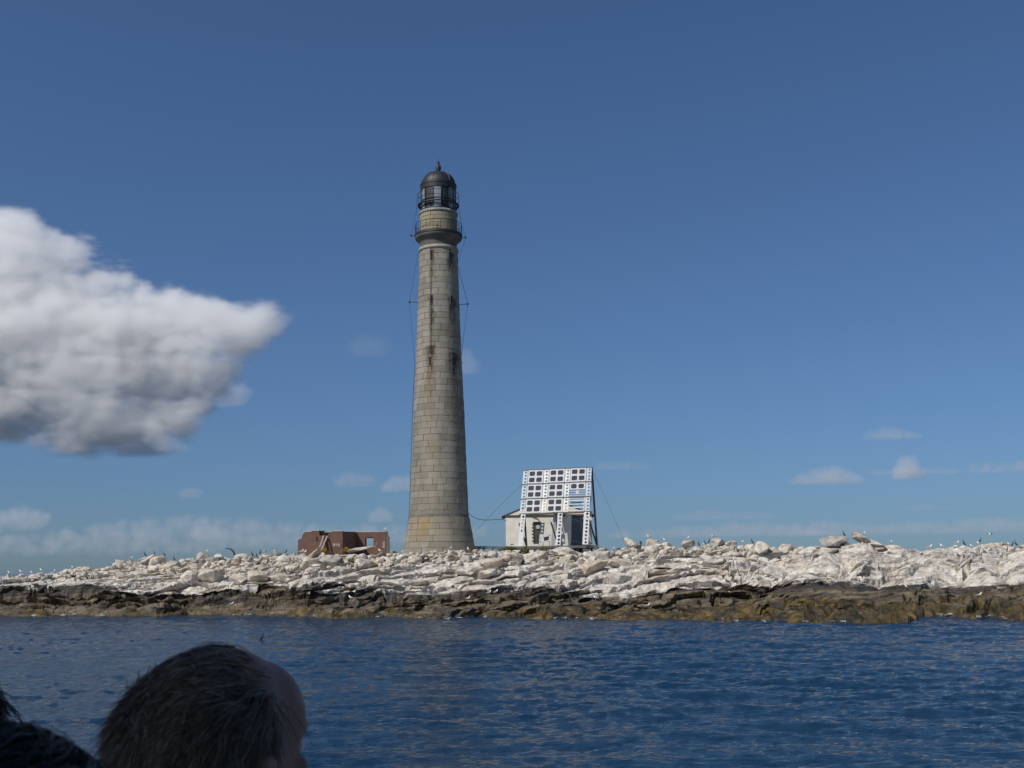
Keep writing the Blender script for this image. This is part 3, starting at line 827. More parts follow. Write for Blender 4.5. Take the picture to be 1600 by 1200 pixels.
slab('wall', dx1, bx0, SY, SY + T, sz0, sze, M_WHITEWALL, shed)
slab('wall', bx0, bx1, SY, SY + T, dz2, sze, M_WHITEWALL, shed)
slab('wall', bx1, sx1, SY, SY + T, sz0, sze, M_WHITEWALL, shed)
slab('wall', sx0, sx0 + T, SY + T, SY + SD - T, sz0, sze, M_WHITEWALL, shed)
slab('wall', sx1 - T, sx1, SY + T, SY + SD - T, sz0, sze, M_WHITEWALL, shed)
slab('wall', sx0, sx1, SY + SD - T, SY + SD, sz0, sze, M_WHITEWALL, shed)
door = slab('door', dx0 + .01, dx1 - .01, SY + 0.09, SY + 0.15, dz0, dz1 - .01, M_DOOR, shed)
MB().beam((dx0 - .05, SY - 0.02, dz1 + .04), (dx1 + .05, SY - 0.02, dz1 + .04), 0.08, 0.1).build('lintel', M_DOOR, shed)
rc = S(840.6, 823.5, SY + 0.05)
dk = MB(); dk.tube([rc, rc + Vector((0, -0.08, 0))], 0.22, 14); dk.build('round_plate', M_WHITE, door)
MB().tube([Vector((dx1 - .12, SY + .09, (dz0 + dz1) / 2)), Vector((dx1 - .12, SY + .0, (dz0 + dz1) / 2))], 0.035, 8).build('handle', M_STEEL, door)
bd = slab('wide_panel', bx0 + .01, bx1 - .01, SY + 0.09, SY + 0.16, sz0 + 0.55, dz2 - .01, M_SLATE, shed)  # blue-grey panel with battens set in the wide bay
for k in range(1, 3):
    xx = bx0 + (bx1 - bx0) * k / 3
    MB().beam((xx, SY + .075, sz0 + .56), (xx, SY + .075, dz2 - .02), 0.05, 0.03, (0, 1, 0)).build('batten', M_SLATE, bd)
# gable and roof
xm = (sx0 + sx1) / 2; zr_ = sze + (xm - sx0) * 0.40
gb = MB().add([(sx0, SY, sze), (sx1, SY, sze), (xm, SY, zr_), (sx0, SY + T, sze), (sx1, SY + T, sze), (xm, SY + T, zr_)], [(0, 1, 2), (5, 4, 3), (1, 0, 3, 4), (2, 1, 4, 5), (0, 2, 5, 3)])
gb.build('gable', M_WHITEWALL, shed)
gb2 = MB().add([(a, b + SD - T, c) for a, b, c in [(sx0, SY, sze), (sx1, SY, sze), (xm, SY, zr_), (sx0, SY + T, sze), (sx1, SY + T, sze), (xm, SY + T, zr_)]], [(0, 1, 2), (5, 4, 3), (1, 0, 3, 4), (2, 1, 4, 5), (0, 2, 5, 3)])
gb2.build('gable', M_WHITEWALL, shed)
for s_ in (-1, 1):
    ex = (sx0 - 0.42) if s_ < 0 else (sx1 + 0.42); ez = sze - 0.42 * 0.4
    a0, a1 = SY - 0.08, SY + SD + 0.3
    t_ = 0.1
    MB().add([(ex, a0, ez + .02), (xm, a0, zr_ + .02), (xm, a0, zr_ + .02 + t_), (ex, a0, ez + .02 + t_), (ex, a1, ez + .02), (xm, a1, zr_ + .02), (xm, a1, zr_ + .02 + t_), (ex, a1, ez + .02 + t_)],
             [(0, 1, 2, 3), (5, 4, 7, 6), (3, 2, 6, 7), (1, 0, 4, 5), (0, 3, 7, 4), (2, 1, 5, 6)]).build('roof_slope', M_ROOF, shed)
MB().beam((sx0 - .02, SY - .04, sze - .06), (sx1 + .02, SY - .04, sze - .06), 0.09, 0.2).build('fascia', M_ROOF, shed)
MB().tube([S(830, 805, SY - .1), S(832, 808, SY - .1), S(840, 810, SY - .1), S(841.5, 812, SY - .1), S(841.5, 816, SY - .1)], 0.04, 6).build('conduit', M_STEEL, shed)
for u in (831, ):
    for k in range(6):
        c = S(u, 819 + k * 5.2, SY - .03)
        MB().beam(c, c + Vector((0.16, 0, 0)), 0.06, 0.13).build('shadow_block', M_TIMBER, shed)  # dark blocks stand in for the perforated strip's shadows on the wall

# timber platform
plat = empty('timber_platform', (xm - 1, 112.5, S(860, 856, 113).z), 'dark timber platform laid on the boulders under the solar rack', 'platform')
pzv = S(860, 853.6, 111.5).z
PX0, PX1 = S(776, 855, 111.5).x, S(936, 855, 111.5).x
MB().beam((PX0, 111.4, pzv - 0.12), (PX1, 111.4, pzv - 0.12 + 0.02), 0.25, 0.24).build('front_beam', M_TIMBER, plat)
MB().beam((PX0, 117.9, pzv - 0.12), (PX1, 117.9, pzv - 0.12), 0.25, 0.24).build('rear_beam', M_TIMBER, plat)
nbd = 24
for k in range(nbd):
    y = 111.7 + (117.6 - 111.7) * k / (nbd - 1)
    MB().beam((PX0 + .1 * (k % 3), y, pzv + .02), (PX1 - .12 * ((k + 1) % 3), y, pzv + .02), 0.22, 0.05).build('plank', M_TIMBER, plat)
for k in range(9):
    x = PX0 + 0.3 + (PX1 - PX0 - .6) * k / 8
    for y in (111.42, 117.9):
        g = ground(x, y)
        if g < pzv - .35: MB().beam((x, y, g - .3), (x, y, pzv - .25), 0.2, 0.2, (0, 1, 0)).build('pier', M_TIMBER, plat)
# walkway running to the tower
ww = empty('walkway', (S(758, 856, 118).x, 118, S(758, 856, 118).z), 'low grey timber walkway between the lighthouse foot and the shed', 'walkway')
MB().beam(S(737, 854.4, 118), S(776, 854.6, 118), 0.9, 0.12).build('deck', M_TIMBER, ww)
MB().beam(S(737, 856.8, 117.4), S(776, 857, 117.4), 0.15, 0.12).build('stringer', M_TIMBER, ww)
for u in (742, 756, 770): 
    t_ = S(u, 855.4, 118); MB().beam(t_ + Vector((0, 0, -1.2)), t_, 0.14, 0.14, (0, 1, 0)).build('post', M_TIMBER, ww)

# solar rack: a steep plane facing slightly left
RY = 112.0
PHI = R_(14)
ax_ = Vector((math.cos(PHI), -math.sin(PHI), 0))
foot = V(862, 854.5, RY)                       # centre of the front foot line
BOT = V(867, 802, RY); TOP = V(874, 729, RY)
lean = Vector((math.sin(PHI), math.cos(PHI), 0))   # backwards
H1, H0 = TOP.z, pzv + .05
run = 3.5
def RP(s, t):   # s along the width (metres from centre), t 0 at foot .. 1 at top
    c = Vector((V(868, 800, RY).x, RY + 1.3, 0)) - lean * (run / 2) + lean * (run * t)
    p = c + ax_ * s; p.z = H0 + (H1 - H0) * t + s * 0.012; return p
Wd = 3.74
rack = empty('solar_rack', RP(0, 0), 'steep steel rack of white framed solar panels standing in front of the shed', 'solar array')
upv = (RP(0, 1) - RP(0, 0)).normalized(); nrm = ax_.cross(upv); 
if nrm.y > 0: nrm = -nrm
tb = 0.415                                    # panel field starts here
rows = [tb, tb + (1 - tb) / 3, tb + 2 * (1 - tb) / 3, 1.0]
def panel_frame(name, c, w, h, hole_w, hole_h, holes, mat, parent, depth=0.06, round_=0.28):
    """flat plate with rounded openings, built as a grid of strips so that the openings are real"""
    mb = MB()
    bm = bmesh.new()
    def P(a, b, d): return c + ax_ * a + upv * b + nrm * d
    # outer border and openings filled with triangulation
    loops = []
    outer = [(-w/2, -h/2), (w/2, -h/2), (w/2, h/2), (-w/2, h/2)]
    allv = []; edges = []
    def addloop(pts):
        vs = [bm.verts.new(P(a, b, depth / 2)) for a, b in pts]
        for i in range(len(vs)): edges.append(bm.edges.new((vs[i], vs[(i + 1) % len(vs)])))
    addloop(outer)
    for hx, hy in holes:
        r = min(hole_w, hole_h) * round_
        pts = []
        for (sx_, sy_, a0) in ((1, 1, 0), (-1, 1, 90), (-1, -1, 180), (1, -1, 270)):
            for q in (0, 45, 90):
                t = R_(a0 + q); pts.append((hx + sx_ * (hole_w/2 - r) + r * math.cos(t), hy + sy_ * (hole_h/2 - r) + r * math.sin(t)))
        addloop(pts)
    bmesh.ops.triangle_fill(bm, use_beauty=True, edges=edges)
    geom = bmesh.ops.extrude_face_region(bm, geom=bm.faces[:])
    for v in [g for g in geom['geom'] if isinstance(g, bmesh.types.BMVert)]: v.co -= nrm * depth
    bmesh.ops.recalc_face_normals(bm, faces=bm.faces)
    bm.verts.index_update()
    vs = [v.co.copy() for v in bm.verts]; fs = [tuple(v.index for v in f.verts) for f in bm.faces]
    bm.free()
    return obj(name, vs, fs, mat, parent, origin=c)
s0, s1 = -Wd + 0.02, Wd - 0.02
strip_w = 0.58
bay = (2 * Wd - 4 * strip_w) / 3
strips = [(-Wd + strip_w / 2) + k * (bay + strip_w) for k in range(4)]
for rI in range(3):
    t0, t1 = rows[rI], rows[rI + 1]
    hgt = (RP(0, t1) - RP(0, t0)).length
    for k in range(4):
        c = RP(strips[k], (t0 + t1) / 2) + nrm * 0.05
        f = panel_frame('perforated_channel', c, strip_w - 0.08, hgt - 0.17, 0.24, 0.24, [(0.04, (q - 1.5) * (hgt - .2) / 4) for q in range(4)], M_WHITE if k in (0, 3) else M_WHITEWALL, rack)
    for k in range(3):
        cs = strips[k] + strip_w / 2 + bay / 2
        c = RP(cs, (t0 + t1) / 2) + nrm * 0.09
        h = hgt - 0.16; w = bay - 0.06
        missing = (k == 2 and rI < 2)
        if not missing:
            hl = [(sx_ * w * 0.235, sy_ * h * 0.24) for sx_ in (-1, 1) for sy_ in (-1, 1)]
            f = panel_frame('solar_panel', c, w, h, w * 0.36, h * 0.34, hl, M_WHITE, rack, round_=.2)
            for a, b2 in hl:
                cc = c + ax_ * a + upv * b2 - nrm * 0.012
                MB().beam(cc - upv * h * 0.18, cc + upv * h * 0.18, w * 0.39, 0.02, nrm).build('cell', M_CELL, f)
        elif rI == 1:
            cc0 = c + upv * h * 0.25
            hl = [(sx_ * w * 0.235, 0) for sx_ in (-1, 1)]
            f = panel_frame('solar_panel', cc0, w, h * 0.5, w * 0.36, h * 0.34, hl, M_WHITE, rack)
            for a, b2 in hl:
                cc = cc0 + ax_ * a - nrm * 0.012
                MB().beam(cc - upv * h * 0.18, cc + upv * h * 0.18, w * 0.39, 0.02, nrm).build('cell', M_CELL, f)
            for b2 in (-0.16, -0.34, -0.47):
                MB().beam(c + upv * h * b2 - ax_ * w / 2, c + upv * h * b2 + ax_ * w / 2, 0.1, 0.06, upv).build('mounting_rail', M_WHITE, rack)
            MB().beam(c + upv * h * -.3 , c + upv * h * -.08, 0.3, 0.05, nrm).build('bracket_plate', M_WHITE, rack)
        else:
            for b2, th in ((0.44, .08), (0.29, 0.14), (0.02, 0.13), (-0.22, 0.14), (-0.46, .12)):
                MB().beam(c + upv * h * b2 - ax_ * w / 2, c + upv * h * b2 + ax_ * w / 2, 0.06, th, upv).build('mounting_rail', M_WHITE, rack)
            MB().beam(c + upv * h * .14 - ax_ * w * .38 - nrm * .3, c + upv * h * .14 + ax_ * w * .3 - nrm * .3, 0.04, h * .2, upv).build('junction_box', M_CELL, rack)
            for s_ in (-1, 1): MB().beam(c - upv * h * .5 + ax_ * s_ * w * .49, c + upv * h * .5 + ax_ * s_ * w * .49, 0.09, 0.07, nrm).build('mounting_rail', M_WHITE, rack)
for t in rows:
    ext = 0.25 if t == rows[0] else 0.06
    MB().beam(RP(-Wd - .02, t) - nrm * .02, RP(Wd + ext, t) - nrm * .02, 0.16, 0.13, upv).build('cross_beam', M_STEEL, rack)
# legs: white perforated channels in front, dark struts behind
for s, kind in ((strips[0] + .12, 0), (0.62, 1), (strips[3] - .02, 1)):
    a, b2 = RP(s, 0), RP(s, tb)
    h = (b2 - a).length
    nh = 9 if kind else 5
    c = (a + b2) / 2 + nrm * 0.03
    hl = [(0.04, (q - (nh - 1) / 2) * h / 9.2 + (0 if kind else h * .2)) for q in range(nh)]
    panel_frame('leg', c, 0.6 if s > 1 else 0.5, h - .05, 0.26, 0.26, hl, M_WHITE, rack, round_=0.35)
back = lean * 2.9
for s in (-Wd + .5, 0.15, Wd - .05):
    a = RP(s, rows[2] if s < Wd - 1 else 0.99); f = RP(s, 0) + lean * (run + 2.0) - ax_ * 0; f.z = H0
    if s < Wd - 1:
        a = RP(s, tb) - nrm * .1
        f = RP(s + .1, 0) + lean * 1.9; f.z = H0
        MB().beam(f, RP(s - .45, tb * 0.72), 0.16, 0.16, (0, 1, 0)).build('strut', M_STEEL, rack)
    MB().beam(f, a, 0.2, 0.2, (0, 1, 0)).build('strut', M_STEEL, rack)
    if s > Wd - 1:
        MB().beam(f - ax_ * 0.0, RP(s - .3, tb) - nrm * .1, 0.16, 0.16, (0, 1, 0)).build('strut', M_STEEL, rack)
        MB().beam(RP(s - .9, 0) + lean * 3, RP(s + .02, rows[1]) - nrm * .15, 0.14, 0.14, (0, 1, 0)).build('strut', M_STEEL, rack)
# white beam leaning, third channel and grey board
MB().beam(V(863.5, 854, RY + 2.2), V(867.5, 803, RY + 1.6), 0.36, 0.1, (0, -1, 0)).build('leg', M_WHITE, rack)
MB().beam(V(868.5, 803, RY + 2), V(875.5, 852, RY + 3), 0.2, 0.2, (0, -1, 0)).build('strut', M_STEEL, rack)
MB().beam(V(887.5, 853.5, RY + 2.6), V(888.5, 803, RY + 2.2), 0.62, 0.08, (0, -1, 0)).build('side_board', M_WHITEWALL, rack)
# loose channel and loose module leaning at the shed door
lc = empty('loose_channel', V(845, 854, 115), 'white perforated metal channel leaning upright beside the brown shed door', 'metal channel')
ax_s, up_s, nrm_s = ax_, upv, nrm
ax_ = Vector((1, 0, 0)); upv = (V(848, 817, 115.6) - V(844.5, 855, 114.6)).normalized(); nrm = ax_.cross(upv)
if nrm.y > 0: nrm = -nrm
h = (V(848, 817, 115.6) - V(844.5, 855, 114.6)).length
panel_frame('channel', (V(848, 817, 115.6) + V(844.5, 855, 114.6)) / 2, 0.42, h, 0.2, 0.22, [(0, (q - 3) * h / 7.2) for q in range(7)], M_WHITE, lc, round_=.4)
lm = empty('loose_solar_panel', V(853.5, 848, 114.8), 'single white framed solar panel propped up low to the right of the brown shed door', 'solar panel')
ax_ = (V(859.5, 841, 115) - V(848.5, 843, 115)).normalized(); upv = (V(854, 836, 115.2) - V(853, 848, 114.6)).normalized(); nrm = ax_.cross(upv)
if nrm.y > 0: nrm = -nrm
c = V(853.8, 841.8, 114.9)
f = panel_frame('frame', c, 0.78, 0.76, 0.56, 0.54, [(0, 0)], M_WHITE, lm, round_=.15)
MB().beam(c - upv * .3 - nrm * .01, c + upv * .3 - nrm * .01, 0.62, 0.02, nrm).build('cell', M_CELL, lm)
for s_ in (-1, 1):
    q = c + ax_ * s_ * .34 - upv * .36; MB().beam(q, Vector((q.x, q.y + .1, pzv + .03)), 0.06, 0.06, (0, 1, 0)).build('leg', M_STEEL, lm)
ax_, upv, nrm = ax_s, up_s, nrm_s
# guy wires
for lab, pts in (('thin guy wire running from the solar rack top left down to the lighthouse foot', [V(816, 757, RY + 3), V(788, 783, 114), V(741, 832, 116), V(728, 846, 117)]),
                 ('thin guy wire running from the solar rack top right down to the boulders', [V(927, 738, RY + 3), V(948, 782, 113), V(974, 843, 111), V(976, 852, 111)])):
    tag(MB().tube(pts, 0.016, 5).build('guy_wire', M_WIRE, None, origin=pts[-1]), lab, 'wire')
pts = []
for k in range(14):
    t = k / 13; pts.append(V(731.5 + (790.5 - 731.5) * t, 801 + 12 * t - 0 + 8.5 * math.sin(math.pi * min(1, t * 1.15) ** .8) * (1 - t * .55), TY + 2 * t))
tag(MB().tube(pts, 0.03, 5).build('power_cable', M_WIRE, None, origin=pts[0]), 'dark cable sagging from the lighthouse side to the wall of the white shed', 'cable')
# ------------------------------------------------------------------ roofless brick ruin
def mat_brick():
    m, n, l, b = newmat('weathered_brick')
    tc = position(n)
    sx = n.new('ShaderNodeSeparateXYZ'); l.new(tc, sx.inputs[0])
    cx = n.new('ShaderNodeCombineXYZ')
    l.new(math_(n, l, 'ADD', sx.outputs[0], sx.outputs[1]), cx.inputs[0]); l.new(sx.outputs[2], cx.inputs[1])
    br = n.new('ShaderNodeTexBrick'); l.new(cx.outputs[0], br.inputs[0])
    br.inputs['Scale'].default_value = 1.0; br.inputs['Brick Width'].default_value = 0.24; br.inputs['Row Height'].default_value = 0.085
    br.inputs['Mortar Size'].default_value = 0.009; br.inputs['Mortar'].default_value = (0.20, 0.17, 0.14, 1)
    br.inputs['Color1'].default_value = (0.17, 0.055, 0.04, 1); br.inputs['Color2'].default_value = (0.115, 0.042, 0.035, 1)
    c = mix(n, l, ramp(n, l, noise(n, l, tc, 1.1, 6, 0.7), [(0.45, 0.0), (0.7, 0.65)]), br.outputs[0], (0.17, 0.115, 0.07))
    c = mix(n, l, ramp(n, l, noise(n, l, tc, 2.2, 5, 0.7), [(0.3, 0.6), (0.45, 0.0)]), c, (0.045, 0.03, 0.028))
    l.new(c, b.inputs['Base Color']); b.inputs['Roughness'].default_value = 0.92
    bump(n, l, b, math_(n, l, 'SUBTRACT', noise(n, l, tc, 8, 4, .6), br.outputs['Fac']), 0.6, 0.03)
    return m
M_BRICK = mat_brick()
M_COPING = simple('bleached_coping', (0.50, 0.46, 0.38), 0.9, 0.35, 3)
M_BOARD = simple('weathered_board', (0.36, 0.32, 0.27), 0.85, 0.4, 3)
M_PAINTM = simple('pale_paint_mark', (0.42, 0.38, 0.31), 0.9, 0.3, 6)
RU = 113.0
ruin = empty('brick_ruin', V(520, 860, RU + 1.5), 'roofless red brick ruin with a window opening left of the lighthouse', 'ruin')
def wall_poly(name, pts, y, thick, mat, parent, hole=None, y2=None):
    """vertical wall whose face outline is given in photo pixels at depth y (y2 at the far end)"""
    us = [p[0] for p in pts]; u0, u1 = min(us), max(us)
    Y = lambda u: y if y2 is None else y + (y2 - y) * (u - u0) / (u1 - u0)
    bm = bmesh.new(); edges = []
    for lp in [pts] + ([hole] if hole else []):
        vs = [bm.verts.new(V(a, b, Y(a))) for a, b in lp]
        for i in range(len(vs)): edges.append(bm.edges.new((vs[i], vs[(i + 1) % len(vs)])))
    bmesh.ops.triangle_fill(bm, use_beauty=True, edges=edges)
    g = bmesh.ops.extrude_face_region(bm, geom=bm.faces[:])
    for v in [q for q in g['geom'] if isinstance(q, bmesh.types.BMVert)]: v.co.y += thick
    bmesh.ops.recalc_face_normals(bm, faces=bm.faces); bm.verts.index_update()
    vs = [v.co.copy() for v in bm.verts]; fs = [tuple(v.index for v in f.verts) for f in bm.faces]; bm.free()
    return obj(name, vs, fs, mat, parent)
wall_poly('front_wall', [(465, 873), (465.8, 844), (468, 842.6), (471, 841.5), (472.5, 836), (475, 832.5), (477.5, 831.2), (488, 830.6), (489, 829), (498.5, 829.3), (499, 835.5), (503, 838), (508, 837.5), (512, 836), (514, 832), (519, 831.6), (520, 830), (535.2, 830.2), (535.2, 873)], RU, 0.45, M_BRICK, ruin)
wall_poly('gap_backing', [(498, 840), (498, 829.6), (506, 829.4), (514, 830.5), (514, 840)], RU + 0.5, 0.3, M_VOID, ruin)  # dark sheet standing in for the shaded interior behind the gap
# slit
sl = V(494.8, 842, RU - .02)
MB().beam(sl + Vector((0, 0, -.22)), sl + Vector((0.03, 0, .22)), 0.1, 0.04, (0, 1, 0)).build('slit', M_VOID, ruin)
# side wall running back into shadow
a0, a1 = V(535.0, 830.4, RU), V(535.0, 866, RU)
b0 = V(556.5, 831.0, RU + 4.4); b1 = V(556.5, 866, RU + 4.4)
bk = MB()
dark = [a1, b1, b0, a0]
off = Vector((-0.35, 0.05, 0))
bk.add([Vector((p.x, p.y + (.46 if i in (0, 3) else 0), p.z)) for i, p in enumerate(dark)] + [Vector((p.x, p.y + (.46 if i in (0, 3) else 0), p.z)) + off for i, p in enumerate(dark)],
       [(0, 1, 2, 3), (7, 6, 5, 4), (3, 2, 6, 7), (1, 0, 4, 5), (0, 3, 7, 4), (2, 1, 5, 6)])
bk.build('side_wall', M_BRICK, ruin)
wall_poly('rear_wall', [(556.5, 873), (556.5, 831.5), (562, 832), (575, 831.4), (590, 831.8), (598, 831.2), (603, 831.5), (603.4, 873)], RU + 4.4, 0.5, M_BRICK, ruin,
          hole=[(570.6, 855), (570.6, 840.5), (572.6, 840.5), (574, 839.2), (584, 839.2), (584.6, 855)])
w = V(571.8, 847, RU + 4.7)
fr = MB()
for u, dw in ((571.6, .16), (584.2, .06)): fr.beam(V(u, 855, RU + 4.65), V(u, 839.5, RU + 4.65), dw, 0.1, (0, 1, 0))
fr.beam(V(571, 839.8, RU + 4.65), V(585, 839.8, RU + 4.65), 0.1, 0.14); fr.build('window_frame', M_STEEL, ruin)
wall_poly('right_wall', [(603.4, 873), (603.6, 829.5), (604.6, 829.2), (606.5, 838), (608, 839), (608.2, 873)], RU + 3.2, 0.5, M_TIMBER, ruin)
for (u0, u1, va, vb, y) in ((489, 499, 828.9, 829.2, RU), (508, 519.5, 831.4, 830.9, RU), (519.8, 536.5, 829.8, 829.8, RU), (556, 580, 831.3, 831.2, RU + 4.4), (580.5, 603.6, 830.9, 830.8, RU + 4.4), (477, 488, 830.9, 830.4, RU)):
    MB().beam(V(u0, va, y + .22), V(u1, vb, y + .22), 0.52, 0.09).build('coping', M_COPING, ruin)
for u in (507, 510):
    MB().beam(V(u, 864, RU - .08), V(u, 838.5, RU - .08), 0.12, 0.08, (0, 1, 0)).build('pilaster', M_BRICK, ruin)
# faint painted lettering-like smear, unreadable in the photo
for k, (du, w_) in enumerate(((0, .28), (3.2, .26), (6.2, .3))):
    c = V(522.3 + du, 851.4, RU - .012)
    MB().beam(c + Vector((0, 0, -.13)), c + Vector((0.02, 0, .14)), w_, 0.012, (0, 1, 0), 0.004).build('paint_mark', M_PAINTM, ruin)
for lab, a, b2 in (('bleached board leaning on the brick ruin, left one of the pair', V(499.5, 855, RU - 1.1), V(505.8, 837, RU - .15)),
                  ('bleached board leaning on the brick ruin, right one of the pair', V(501.5, 861, RU - 1.4), V(511, 838, RU - .15))):
    tag(MB().beam(a, b2, 0.16, 0.07, (0, 1, 0)).build('board', M_BOARD, None, origin=a), lab, 'board')
for lab, u, v0, v1, w_ in (('pale short post beside the right end of the brick ruin', 599.6, 856, 845.5, 0.24), ('small leaning stick at the window of the brick ruin', 586, 856, 847, 0.06)):
    a = V(u, v0, RU + 2); b2 = V(u + (.3 if w_ > .1 else 2.6), v1, RU + 2)
    tag(MB().beam(a, b2, w_, w_ * .7, (0, 1, 0)).build('post', M_BOARD, None, origin=a), lab, 'post')
# bent rusty pipe standing among the boulders
pp = [V(u, v, 117) for u, v in ((366.3, 868), (366, 864.5), (364.4, 861.2), (361.4, 858.6), (357, 856.8), (351.5, 857.4))]
tag(MB().tube(pp, [0.1, 0.1, 0.11, 0.1, 0.07, 0.03], 7).build('bent_pipe', M_WIRE, None, origin=pp[0], smooth_shade=True), 'bent dark pipe arching up out of the boulders left of the brick ruin', 'pipe')
bp = V(1001.2, 857, 110); tag(MB().beam(bp, V(1001, 845.5, 110), 0.2, 0.2, (0, 1, 0)).build('mooring_post', M_STEEL, None, origin=bp), 'short dark post standing on the boulder ridge right of the solar rack', 'post')

# low yellow-green plants
M_LEAF = simple('yellow_green_leaves', (0.14, 0.13, 0.012), 0.7, 0.5, 3, bmp=0, col2=(0.05, 0.07, 0.012))
M_BLOOM = simple('yellow_orange_weed', (0.40, 0.22, 0.01), 0.7, 0.4, 4, bmp=0, col2=(0.22, 0.17, 0.015))
def bush(u, v, Y, w, h, mat, lab, seed, nleaf=500):
    r = random.Random(seed); c = V(u, v, Y)
    fol = MB()
    for k in range(nleaf):
        t = r.random() * 6.283; q = math.sqrt(r.random())
        lump = 0.7 + 0.5 * math.sin(3 * t + seed) * math.sin(5 * q)
        p = c + Vector((math.cos(t) * q * w / 2, math.sin(t) * q * w * .35, (1 - q * q) * h * r.random() ** .6 * lump))
        L = r.uniform(.05, .13); a = Vector((r.gauss(0, 1), r.gauss(0, 1), r.gauss(0, .6))).normalized(); b2 = a.cross(Vector((r.gauss(0, 1), r.gauss(0, 1), r.gauss(0, 1)))).normalized()
        fol.add([p, p + a * L + b2 * L * .35, p + a * 2 * L, p + a * L - b2 * L * .35], [(0, 1, 2, 3)])
    e = empty('plant', c, lab, 'plant')
    fo = fol.build('foliage', mat, e); tag(fo, kind='stuff')
    st = MB()
    for k in range(6):
        t = k * 1.05; st.tube([c + Vector((0, 0, -.2)), c + Vector((math.cos(t) * w * .3, math.sin(t) * w * .2, h * .5))], 0.012, 4)
    st.build('stems', M_TIMBER, e)
bush(505.5, 863, 111.2, 0.8, 0.42, M_BLOOM, 'small yellow plant at the foot of the brick ruin under the leaning boards', 1)
bush(541, 861, 111.6, 0.8, 0.42, M_BLOOM, 'small orange-yellow plant at the corner of the dark recess of the brick ruin', 2)
bush(849, 866, 109.6, 1.3, 0.9, M_LEAF, 'yellow-green bush among the boulders below the shed door', 3, 900)
bush(820, 861, 110.4, 0.9, 0.4, M_LEAF, 'small green tuft left of the yellow-green bush below the shed', 4, 350)
bush(797, 857, 111, 1.2, 0.25, M_LEAF, 'low green tuft at the left corner of the white shed', 5, 300)

# broken wash along the waterline
M_FOAM = simple('sea_foam', (0.55, 0.58, 0.6), 0.6, 0.1, 8, bmp=0)
fo = MB(); rf = random.Random(9)
for (ua, ub, n_) in ((60, 190, 420), (300, 520, 160), (560, 760, 260), (860, 960, 220), (1240, 1330, 90), (1408, 1490, 260), (1505, 1560, 220), (1100, 1240, 90)):
    for _ in range(n_):
        u = rf.uniform(ua, ub)
        if math.sin(u * .31) + math.sin(u * .117 + 1) + rf.gauss(0, .35) < .75: continue
        y = float(Yz(np.array([u]), v_shore(np.array([u])), 0.0)[0]) - abs(rf.gauss(0, .9)) + .25 * math.sin(u * .21); x = (u - 800) / F * y
        a = rf.uniform(.03, .2); b2 = a * rf.uniform(.25, .6); k0 = rf.random() * 6; z_ = rf.uniform(.05, .16)
        fo.add([(x + a * rf.uniform(.6, 1) * math.cos(k0 + t), y + b2 * rf.uniform(.6, 1) * math.sin(k0 + t), z_ + rf.uniform(-.02, .02)) for t in (0, 1, 2.1, 3.1, 4.2, 5.2)], [(0, 1, 2, 3, 4, 5)])
tag(fo.build('sea_foam', M_FOAM), 'thin broken white foam along the waterline of the dark rocks', 'foam', kind='stuff')
# ------------------------------------------------------------------ boulders
def hit(u, v, y0=60, y1=150):
    d = ray(u, v); y = y0; prev = None
    while y < y1:
        p = d * (y / d[1]); z = p[2] + CAMZ
        g = ground(p[0], y) - z
        if g > 0: return Vector((p[0], y, z))
        y += 0.4
    return None
def rock_mesh(name, seed, flat=0.6, n=16, bev=0.07):
    r = random.Random(seed); bm = bmesh.new()
    for _ in range(n):
        v = Vector((r.gauss(0, 1), r.gauss(0, 1), r.gauss(0, 1))).normalized()
        k = max(abs(v.x), abs(v.y), abs(v.z)); v = v * (0.55 + 0.45 / k * 0.75)
        bm.verts.new((v.x * 0.5, v.y * 0.5 * r.uniform(.85, 1.05), v.z * 0.5 * flat))
    res = bmesh.ops.convex_hull(bm, input=bm.verts)
    inner = [v for v in bm.verts if not v.link_faces]; bmesh.ops.delete(bm, geom=inner, context='VERTS')
    bmesh.ops.dissolve_limit(bm, angle_limit=R_(16), verts=bm.verts[:], edges=bm.edges[:])
    bmesh.ops.bevel(bm, geom=bm.edges[:], offset=bev, segments=2, affect='EDGES', profile=0.6, clamp_overlap=True)
    bmesh.ops.triangulate(bm, faces=bm.faces[:])
    bmesh.ops.subdivide_edges(bm, edges=[e for e in bm.edges if e.calc_length() > 0.28], cuts=1)
    for v in bm.verts:
        q = v.co * 3.1; v.co += v.co.normalized() * 0.02 * (math.sin(q.x * 3 + seed) + math.sin(q.y * 4 + 2 * seed) + math.sin(q.z * 5))
    bmesh.ops.triangulate(bm, faces=bm.faces[:])
    me = bpy.data.meshes.new(name); bm.to_mesh(me); bm.free(); me.materials.append(M_BOULDER); return me
SH = [rock_mesh('boulder', 100 + i, (0.62, 0.8, 0.45, 0.7)[i % 4], 13 + i % 6, 0.05 + 0.03 * (i % 3)) for i in range(16)]
SLAB = [rock_mesh('boulder', 300 + i, 0.95, 11, 0.05) for i in range(4)]
def place(me, p, w, dpt, h, rot, label, group, name='boulder'):
    o = bpy.data.objects.new(name, me); COL.objects.link(o); o.location = p
    o.scale = (w, dpt, h); o.rotation_euler = rot
    return tag(o, label, 'boulder', group)
